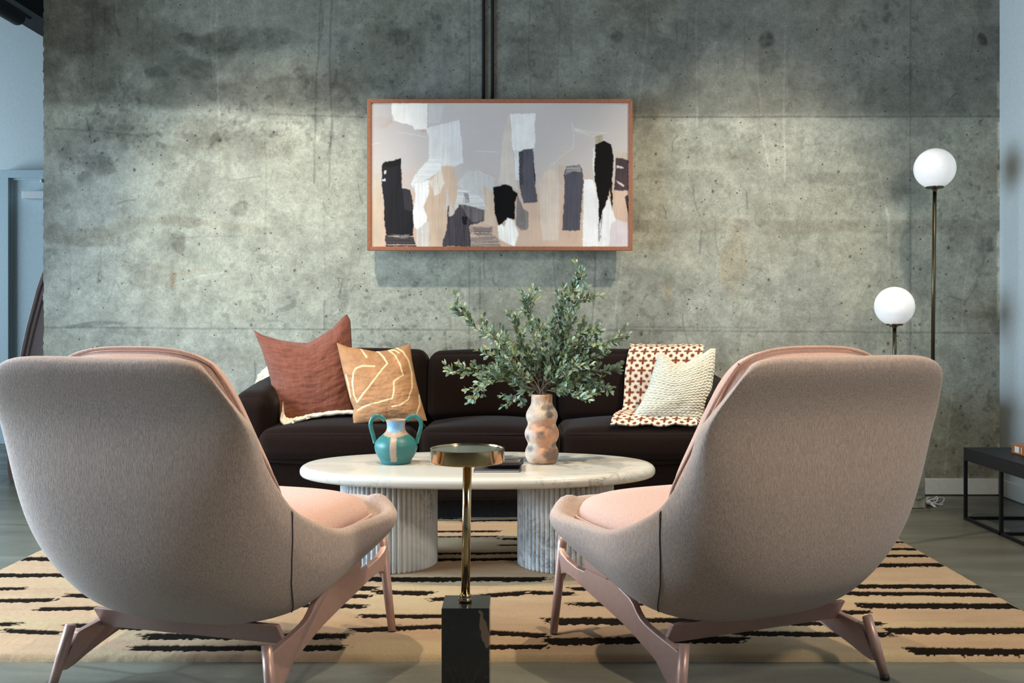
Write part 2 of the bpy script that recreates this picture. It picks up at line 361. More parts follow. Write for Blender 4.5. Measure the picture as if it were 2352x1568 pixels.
# concrete wall, features placed in wall coordinates
def concrete_wall():
    st = .0056; z0, z1 = .092, CEIL
    nx = int((XR-XL)/st)+1; nz = int((z1-z0)/st)+1
    x = np.linspace(XL, XR, nx); z = np.linspace(z0, z1, nz)
    X, Z = np.meshgrid(x, z)
    k = YW/F
    PX = X/k+CX; PY = (H-Z)/k+CY           # a drawing frame for the stains: 1 unit = 2.4 mm on the wall
    wx = (fbm(nz, nx, 14, 18, 5, 3)-.5); wy = (fbm(nz, nx, 14, 18, 5, 9)-.5)
    U = PX+wx*46; V = PY+wy*46
    fine = fbm(nz, nx, 50, 66, 4, 21, .85)
    L = np.ones((nz, nx)); tone = np.zeros((nz, nx)); warm = np.zeros((nz, nx))
    L *= .86+.34*fbm(nz, nx, 5, 7, 6, 5)+.0
    L *= .90+.20*fbm(nz, nx, 3, 60, 4, 31)*1.0
    L *= .80+.40*fbm(nz, nx, 36, 46, 4, 37); L *= 1-.22*sstep(.60, .72, fbm(nz, nx, 9, 12, 6, 43))
    warm += (fbm(nz, nx, 4, 6, 4, 77)-.5)*.5
    # upper pour, darker and mottled, with the wall spots' falloff painted in
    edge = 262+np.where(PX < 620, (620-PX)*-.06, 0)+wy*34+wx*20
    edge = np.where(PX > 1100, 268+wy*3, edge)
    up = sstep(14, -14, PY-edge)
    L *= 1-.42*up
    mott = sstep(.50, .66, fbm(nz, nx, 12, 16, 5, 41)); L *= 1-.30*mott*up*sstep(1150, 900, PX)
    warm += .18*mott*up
    def blob(cx, cy, rx, ry, a, w=0.0, hard=.5):
        r = np.hypot((U-cx)/rx, (V-cy)/ry); mk = sstep(1.0+hard*.6, 1.0-hard*.6, r)*np.clip(1.9*(fine-.5)+1.0, 0, 1.6)
        nonlocal L, warm
        L = L*(1+a*np.clip(mk, 0, 1.4)); warm = warm+w*mk
    for b in [(190, 60, 90, 75, -.30, .2), (330, 95, 60, 50, -.15, .1), (432, 88, 24, 18, -.35), (560, 92, 130, 26, -.35, .15), (362, 175, 26, 14, -.35), (450, 148, 60, 22, -.30, .1),
              (645, 205, 180, 34, -.30, .1), (770, 200, 60, 40, -.2), (908, 78, 24, 22, -.3), (700, 165, 16, 16, -.3), (165, 195, 26, 50, .45), (250, 240, 90, 50, -.22, .1), (220, 330, 90, 60, -.25),
              (300, 300, 70, 22, -.2, .1), (240, 385, 40, 26, -.3, .1), (200, 415, 18, 16, -.3), (370, 310, 180, 45, -.16, .1), (560, 330, 110, 36, -.20, .1), (640, 330, 60, 30, -.15, .1),
              (700, 320, 60, 36, .14), (270, 520, 100, 14, -.20, .25), (230, 545, 100, 16, -.24, .2), (430, 516, 60, 12, -.20, .25), (560, 518, 80, 12, -.14, .2), (120, 530, 40, 24, -.2, .1),
              (325, 612, 44, 12, -.22, .15), (325, 640, 40, 20, -.26, .12), (392, 640, 8, 24, -.14, .9), (430, 632, 50, 6, -.08, .4), (552, 472, 24, 16, -.30, .1), (418, 560, 18, 22, -.28, .15),
              (620, 582, 18, 10, -.22), (540, 606, 8, 6, -.3), (566, 648, 6, 5, -.4), (785, 692, 14, 16, -.22), (370, 430, 10, 8, -.3), (845, 450, 14, 20, -.18), (290, 770, 46, 10, -.25), (220, 752, 70, 6, -.35),
              (1408, 90, 13, 13, -.45), (1408, 88, 26, 24, -.12), (1767, 95, 17, 19, -.50), (1766, 140, 26, 26, -.22), (2258, 88, 12, 14, -.5), (2262, 570, 24, 20, -.22), (2250, 640, 14, 60, -.12),
              (1830, 215, 90, 45, -.15), (1740, 215, 110, 40, -.12), (1640, 420, 24, 24, -.10), (1660, 352, 70, 14, -.16, .1), (1690, 375, 60, 20, -.14, .1), (1560, 405, 60, 14, -.16), (1930, 415, 90, 14, -.22),
              (2040, 440, 70, 16, -.24), (1745, 520, 12, 10, -.20), (1705, 522, 20, 8, -.16), (1780, 480, 20, 16, -.14), (1880, 602, 8, 8, -.45, .3), (1690, 610, 30, 60, -.06, .4), (1540, 660, 8, 30, -.05, .7),
              (1600, 620, 40, 30, .10), (1700, 700, 40, 16, .16), (1780, 470, 40, 24, .10, .1), (2060, 485, 26, 26, .28), (2090, 645, 30, 90, .08), (2245, 722, 46, 10, -.20), (2000, 330, 60, 20, -.12),
              (2120, 350, 60, 70, -.16), (2130, 860, 10, 120, -.08), (2230, 830, 40, 60, -.08), (2250, 1080, 30, 20, -.3, .2), (2190, 1010, 60, 90, -.1, .3), (160, 880, 60, 40, -.1), (1100, 640, 60, 90, -.05),
              (1100, 120, 26, 140, .05), (1050, 160, 60, 60, -.08), (480, 830, 200, 30, -.05, .1), (1000, 720, 120, 20, .05), (900, 770, 160, 14, .04)]:
        blob(*b)
    # long trowel band
    bw = (sstep(503, 508, PY+wy*8)*sstep(538, 531, PY+wx*16-(PX-1500)*.004))*sstep(1445, 1460, PX); L *= 1-.13*bw*(.6+.7*fine); warm += .15*bw
    # pitted strip under the pour joint
    pit = sstep(.56, .70, fbm(nz, nx, 90, 130, 3, 61))*sstep(255, 275, PY)*sstep(360, 300, PY)*sstep(150, 300, PX)*sstep(830, 780, PX); L *= 1-.30*pit
    pit = sstep(.56, .70, fbm(nz, nx, 90, 130, 3, 63))*sstep(265, 290, PY)*sstep(400, 330, PY)*sstep(1480, 1600, PX)*sstep(1950, 1850, PX); L *= 1-.20*pit
    def line(P, w, a, wob=5.0, soft=1.6):
        nonlocal L
        d = seg_dist(PX+wx*wob*2, PY+wy*wob*2, P); L = L*(1+a*sstep(w+soft, w*.4, d)*(.6+.7*fine))
    line([(620, 262), (760, 266), (840, 268)], 1.6, -.35); line([(130, 296), (230, 304), (340, 310)], 2, -.30); line([(1450, 269), (2296, 267)], 1.5, -.42, 1.5)
    line([(100, 752), (300, 753), (560, 755), (1090, 757), (1440, 758), (2296, 765)], 1.5, -.34, 1.5); line([(1440, 750), (1760, 752)], 1.2, -.2, 2)
    line([(2091, -600), (2091, 1100)], 1.6, -.30, 1.0); line([(1078, -600), (1078, 1100)], 1.6, -.28, 1.0); line([(745, 690), (745, 757)], 1.2, -.35, 1); line([(1024, 757), (1024, 860)], 1.2, -.3, 1); line([(1103, 600), (1103, 860)], 1.4, -.28, 2)
    line([(1940, 0), (1940, 260)], 1.2, -.12, 1); line([(2160, 0), (2160, 1000)], 1.0, -.08, 1)
    for P, w, a in [([(500, -80), (498, 120), (502, 300)], 2.0, .22), ([(487, 0), (490, 160)], 1.2, .2), ([(740, -50), (732, 120), (726, 260), (722, 420)], 1.8, -.32), ([(765, -50), (758, 120), (764, 260), (757, 430)], 1.8, -.30), ([(780, 0), (776, 240)], 1.2, .18),
                    ([(610, 300), (612, 520), (616, 740)], 1.4, -.14), ([(745, 440), (746, 640)], 1.2, -.15), ([(1285, 0), (1282, 240)], 1.2, -.2), ([(1270, 575), (1280, 700)], 1.4, -.25), ([(1368, 575), (1366, 690), (1358, 760)], 1.6, -.38),
                    ([(1216, 0), (1214, 120), (1222, 225)], 1.5, -.25), ([(1300, 0), (1322, 230)], 1.0, -.12), ([(1318, 20), (1317, 200)], 1.0, .18), ([(1485, -40), (1484, 80), (1470, 200), (1464, 268)], 1.6, .24), ([(1603, -40), (1600, 150), (1602, 290)], 1.6, .26), ([(1805, 60), (1800, 200), (1803, 350), (1800, 420)], 1.7, .26),
                    ([(1740, 130), (1745, 240), (1755, 330), (1768, 400)], 1.7, .24), ([(1711, 40), (1710, 160)], 1.2, -.2), ([(2018, 390), (2028, 440), (2040, 500), (2044, 640), (2054, 780)], 1.6, .22), ([(2256, 430), (2236, 540), (2218, 640), (2206, 760)], 1.4, .22), ([(2190, 880), (2180, 960), (2172, 1090)], 1.4, .30),
                    ([(1610, 530), (1608, 580)], 1.6, -.35), ([(1714, 440), (1715, 480)], 1.6, -.35), ([(1430, 590), (1418, 680), (1410, 740)], 1.6, .18), ([(1404, 700), (1436, 745)], 1.4, .14), ([(525, 412), (600, 402)], 1.4, -.3), ([(400, 548), (560, 540)], 1.2, -.2), ([(400, 652), (520, 625)], 1.2, .25),
                    ([(160, 590), (162, 660), (154, 690)], 2.5, -.16), ([(232, 560), (232, 630), (250, 650)], 2.0, -.14), ([(250, 690), (266, 640), (278, 670), (300, 650)], 1.8, -.16), ([(870, 740), (920, 760)], 3, -.10), ([(545, 725), (600, 760)], 3, -.12), ([(350, 0), (352, 150)], 1.2, -.2), ([(215, 0), (212, 200)], 1.6, -.2), ([(243, 0), (240, 150)], 1.2, -.2), ([(268, 0), (266, 100)], 1.4, .15),
                    ([(2262, 590), (2240, 660), (2215, 700)], 2.2, -.22), ([(1064, -10), (1062, 240)], 1.4, .10), ([(1092, -10), (1092, 240)], 1.8, -.15), ([(1150, 0), (1148, 220)], 1.2, -.1)]:
        line(P, w, a)
    for cx, cy in [(245, 388), (1640, 415), (785, 690), (1655, 475), (610, 628), (1100, 690), (2258, 790)]:
        for rr in (6, 12, 17):
            d = np.abs(np.hypot(PX+wx*14-cx, (PY+wy*14-cy))-rr); L *= 1-.13*sstep(2.6, .6, d)
    # chipped pale edge by the right corner
    ch = sstep(2288, 2293, PX+wx*6)*sstep(.55, .62, fbm(nz, nx, 26, 3, 2, 91)); L *= 1+.9*ch
    r = np.random.RandomState(4)
    for _ in range(190):
        cx, cy = r.uniform(130, 2290), r.uniform(260, 1090); s = r.uniform(1.2, 3.4)
        i0 = int((H-(cy-CY)*k-z0)/st); j0 = int(((cx-CX)*k-XL)/st)
        a = slice(max(i0-3, 0), i0+4); b = slice(max(j0-3, 0), j0+4)
        L[a, b] *= 1-.75*sstep(s+1.6, s*.4, np.hypot(PX[a, b]-cx, (PY[a, b]-cy)*r.uniform(.7, 1.4)))
    def local(P, w, a):
        nonlocal L
        P = np.array(P); m = 10
        i0 = int((H-(P[:, 1].max()+m-CY)*k-z0)/st); i1 = int((H-(P[:, 1].min()-m-CY)*k-z0)/st); j0 = int(((P[:, 0].min()-m-CX)*k-XL)/st); j1 = int(((P[:, 0].max()+m-CX)*k-XL)/st)
        sl = (slice(max(i0, 0), max(i1, 0)), slice(max(j0, 0), max(j1, 0)))
        if L[sl].size == 0: return
        d = seg_dist(PX[sl]+wx[sl]*8, PY[sl]+wy[sl]*8, [tuple(q) for q in P]); L[sl] *= 1+a*sstep(w+1.3, w*.3, d)*(.3+1.3*fine[sl])
    for q in range(240):
        cx, cy = r.uniform(120, 2280), r.uniform(275, 1090) if r.rand() < .8 else r.uniform(0, 275); a0 = r.uniform(0, 6.28); cur = r.uniform(-.5, .5); ln = r.uniform(8, 46)
        if r.rand() < .3: a0 = math.pi/2+r.uniform(-.15, .15); cur *= .2; ln *= 2
        P = [(cx, cy)]
        for _ in range(6): P.append((P[-1][0]+math.cos(a0)*ln/6, P[-1][1]+math.sin(a0)*ln/6)); a0 += cur
        local(P, r.uniform(.7, 2.2), r.choice([-.30, -.22, -.35, -.18, .16, .12]))
    for q in range(36):
        cx, cy = r.uniform(130, 2280), r.uniform(290, 1000); rr = r.uniform(5, 15)
        a0 = r.uniform(0, 6.28); local([(cx+rr*math.cos(a0+t_), cy+rr*math.sin(a0+t_)) for t_ in np.linspace(0, r.uniform(2.5, 6.2), 10)], 1.2, -.22)
    sp = sstep(.66, .76, fbm(nz, nx, 120, 160, 2, 111))*sstep(.48, .62, fbm(nz, nx, 8, 10, 4, 113)); L *= 1-.30*sp
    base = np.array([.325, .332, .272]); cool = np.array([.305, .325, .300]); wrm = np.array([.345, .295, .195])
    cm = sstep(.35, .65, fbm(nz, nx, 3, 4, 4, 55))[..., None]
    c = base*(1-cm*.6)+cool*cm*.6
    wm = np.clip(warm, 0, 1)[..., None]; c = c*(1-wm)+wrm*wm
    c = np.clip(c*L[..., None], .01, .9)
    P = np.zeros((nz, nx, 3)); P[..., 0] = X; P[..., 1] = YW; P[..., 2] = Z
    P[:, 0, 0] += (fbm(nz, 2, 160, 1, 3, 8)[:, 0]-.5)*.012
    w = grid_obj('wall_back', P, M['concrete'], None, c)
    struct(w)
    b = MB().bb(XL+.004, XR, YW+.004, YW+.22, 0, CEIL)
    core = b.build('wall_back_core', None)
    # the body of the wall carries the same concrete; give it the plain tone
    a = core.data.color_attributes.new('tint', 'FLOAT_COLOR', 'POINT')
    a.data.foreach_set('color', np.tile([.28, .28, .24, 1.0], len(core.data.vertices)).astype(np.float32)); core.data.materials.append(M['concrete'])
    core.parent = w
concrete_wall()
struct(MB().bb(XL+.02, XR-.012, YW-.014, YW+.002, .006, .094).build('baseboard_back', M['base_white'], bevel=.003))
struct(MB().bb(XR-.014, XR+.002, -4.0, YW-.014, .006, .094).build('baseboard_right', M['base_white'], bevel=.003))
struct(MB().bb(-7.0, -4.10, 7.855, 7.872, 0, .095).build('baseboard_left', M['doorframe'], bevel=.003))

# door in the far left wall
def door():
    d = 7.87; xo = (5-CX)*d/F; xi = (37-CX)*d/F; zt = H+(CY-395)*d/F; zi = H+(CY-413)*d/F
    r = struct(MB().bb(xi-.02, xi+1.0, 7.79, 7.835, 0.01, zi+.01).build('door_1', M['door'], None, bevel=.002))
    f = MB()
    f.prism([(xo, 0), (xo, zt), (xi+1.0+(xi-xo), zt), (xi+1.0+(xi-xo), 0), (xi+1.0, 0), (xi+1.0, zi), (xi, zi), (xi, 0)], 'y', 7.75, 7.868)
    f.prism([(xo+.03, 0), (xo+.03, zt-.03), (xi+1.0+(xi-xo)-.03, zt-.03), (xi+1.0+(xi-xo)-.03, 0), (xi+.985, 0), (xi+.985, zi-.015), (xi+.015, zi-.015), (xi+.015, 0)], 'y', 7.775, 7.80)
    f.build('door_frame', M['doorframe'], r, bevel=.003)
    c = MB().bb((50-CX)*7.7/F, (50-CX)*7.7/F+.30, 7.70, 7.788, H+(CY-455)*7.7/F, H+(CY-438)*7.7/F).build('door_closer', plain('closer_cover', (.74, .74, .74), .4), r, bevel=.004)
    MB().tube([at(97, 412, 7.72), at(97, 419, 7.72)], .014, 10).bb(-3.70, -3.62, 7.70, 7.76, 2.055, 2.075).build('closer_arm', M['door'], r)
door()

# services: two black conduits on the wall above the artwork, pipes and duct at upper left
for px, w, lab in ((1110.5, .0085, 'left of two thin black conduits running down concrete wall to the artwork'), (1131, .0085, 'right of two thin black conduits running down concrete wall to the artwork')):
    X = (px-CX)*(YW-.012)/F
    tag(MB().tube([(X, YW-.0095, 2.0), (X, YW-.0095, 3.0), (X, YW-.0095, CEIL)], w, 12).build('wall_conduit', M['pipe_black']), lab, 'pipe', 'black conduits above the artwork')
def pipe(px, py, d, r, lab, cat, y0=-2.0):
    c = at(px, py, d); t = thing('ceiling_pipe', (c[0], d, c[2]), lab, cat)
    MB().tube([(c[0], y0, c[2]), (c[0], d-.01, c[2]), (c[0], d, c[2])], [r, r, r*.9], 24).build('pipe_body', M['pipe_black'], t)
    for y in (0.4, 2.8, d-.45):
        h = MB(); h.tube([(c[0], y, c[2]), (c[0], y, CEIL)], .006, 8); h.tube([(c[0], y-.02, c[2]), (c[0], y+.02, c[2])], r*1.12, 24)
        h.build('pipe_hanger', M['pipe_black'], t)
pipe(42, 41, 6.2, .050, 'thick black round pipe end hanging below ceiling at upper left corner', 'pipe')
pipe(68, 41, 6.6, .014, 'slim black pipe hanging beside the thick black pipe at upper left', 'pipe')
t = thing('ceiling_duct', (-3.28, 6.0, 2.95), 'square black duct passing behind top of concrete wall at upper left', 'duct')
MB().bb(-3.36, -3.15, -2.0, 7.86, 2.965, 3.09).build('duct_body', M['pipe_black'], t, bevel=.004)
for y in (0.5, 3.0, 5.5, 7.4): MB().bb(-3.26, -3.245, y, y+.02, 3.08, CEIL).build('duct_hanger', M['pipe_black'], t)

# ------------------------------------------------------------------ rug
def rug():
    y0, y1 = 2.819, 5.30; xl, xr = -1.99, 1.67; T = .016; st = .0052
    nx = int((xr-xl)/st); ny = int((y1-y0)/st)
    x = np.linspace(xl, xr, nx); y = np.linspace(y0, y1, ny); X, Y = np.meshgrid(x, y)
    n1 = fbm(ny, nx, 300, 440, 2, 3)-.5; n2 = fbm(ny, nx, 6, 9, 3, 8)-.5; n3 = fbm(ny, nx, 60, 90, 3, 12)-.5
    big = fbm(ny, nx, 30, 12, 4, 33)
    strokes = [(-60, 137, 1281, 1281, 8), (-420, 260, 1316, 1318, 8), (-420, 127, 1384, 1375, 8), (145, 320, 1364, 1366, 8), (85, 222, 1396, 1394, 8), (-420, 41, 1431, 1431, 8), (2, 136, 1445, 1453, 8), (157, 345, 1434, 1440, 8),
               (323, 802, 1459, 1457, 12), (295, 795, 1486, 1483, 10), (807, 1030, 1443, 1433, 9), (827, 1040, 1410, 1411, 8), (640, 841, 1386, 1389, 8), (690, 856, 1366, 1367, 8), (600, 868, 1346, 1348, 8), (860, 998, 1356, 1359, 9),
               (988, 1100, 1374, 1366, 8), (1095, 1216, 1366, 1357, 8), (1212, 1318, 1357, 1360, 7), (800, 1256, 1326, 1328, 9), (700, 1500, 1282, 1282, 6), (820, 1420, 1268, 1268, 4), (1145, 1500, 1249, 1250, 3), (1147, 1480, 1234, 1236, 4),
               (860, 1150, 1216, 1217, 3.5), (860, 1149, 1229, 1228, 2.5), (800, 1060, 1187, 1187, 3), (1060, 1500, 1194, 1186, 3), (700, 1500, 1170, 1169, 2.6), (1060, 1262, 1444, 1454, 9), (1040, 1257, 1479, 1478, 9), (1253, 1470, 1421, 1426, 14), (1470, 1620, 1422, 1421, 9),
               (1255, 1707, 1467, 1465, 13), (1316, 1480, 1384, 1384, 8), (1310, 1420, 1349, 1349, 7), (1692, 2050, 1450, 1453, 10), (1780, 2028, 1427, 1427, 8), (1900, 2001, 1402, 1402, 8), (1968, 2600, 1386, 1388, 11), (1800, 2600, 1355, 1366, 8),
               (1850, 2600, 1340, 1346, 8), (1800, 2600, 1294, 1294, 7), (1850, 2600, 1274, 1275, 5), (1700, 2600, 1259, 1259, 5), (1800, 2600, 1242, 1242, 3.5), (2037, 2640, 1444, 1444, 13), (2082, 2640, 1490, 1496, 13), (-420, -40, 1480, 1478, 11), (-420, 60, 1350, 1348, 6),
               (200, 700, 1250, 1250, 4), (100, 640, 1228, 1228, 4), (150, 700, 1200, 1200, 3), (1500, 1900, 1225, 1226, 4), (1450, 1950, 1205, 1205, 3), (1480, 1800, 1310, 1312, 6), (400, 760, 1330, 1332, 6), (300, 700, 1300, 1300, 6), (1500, 1900, 1180, 1180, 3)]
    dark = np.zeros((ny, nx))
    zz = T+.004
    for x0, x1, ya, yb, w in strokes:
        ym = (ya+yb)/2; d = (H-zz)*F/(ym-CY)
        a = on_z(x0, ya, zz); b = on_z(x1, yb, zz); hw = .60*w*d*d/(F*(H-zz))
        m = (Y > min(a[1], b[1])-.08) & (Y < max(a[1], b[1])+.08)
        t = np.clip((X-a[0])/(b[0]-a[0]), 0, 1); yc = a[1]+(b[1]-a[1])*t+n2*.035
        dd = np.abs(Y-yc)/hw+n3*.28; e = np.minimum(X-a[0], b[0]-X)+(n1*.05+n3*.03)+(Y-yc)*.25
        k = ((dd+n1*.5) < 1) & (e > 0) & m
        dark = np.maximum(dark, k)
    base = np.array([.56, .385, .245])*(.84+.36*big[..., None])
    yel = np.array([.60, .50, .29]); ym = sstep(.5, .7, fbm(ny, nx, 26, 9, 3, 71))[..., None]; base = base*(1-.45*ym)+yel*.45*ym
    c = base*(1-dark[..., None])+np.array([.016, .011, .008])*dark[..., None]
    Z = T+n1*.0022+n3*.0006-dark*.002
    edge = np.minimum(np.minimum(X-xl, xr-X), np.minimum(Y-y0, y1-Y)); Z = Z-.010*sstep(.02, 0, edge)
    Z[0] = 0; Z[-1] = 0; Z[:, 0] = 0; Z[:, -1] = 0
    P = np.stack([X+n1*.0015, Y+n3*.006*sstep(.02, 0, edge), Z], -1)
    m = m_attr('wool_pile', .95, 420, .22, 1.0, .03, .006, .0)
    o = grid_obj('area_rug', P, m, None, c)
    tag(o, 'sand coloured wool rug with short black brush dashes under table and chairs', 'rug')
rug()

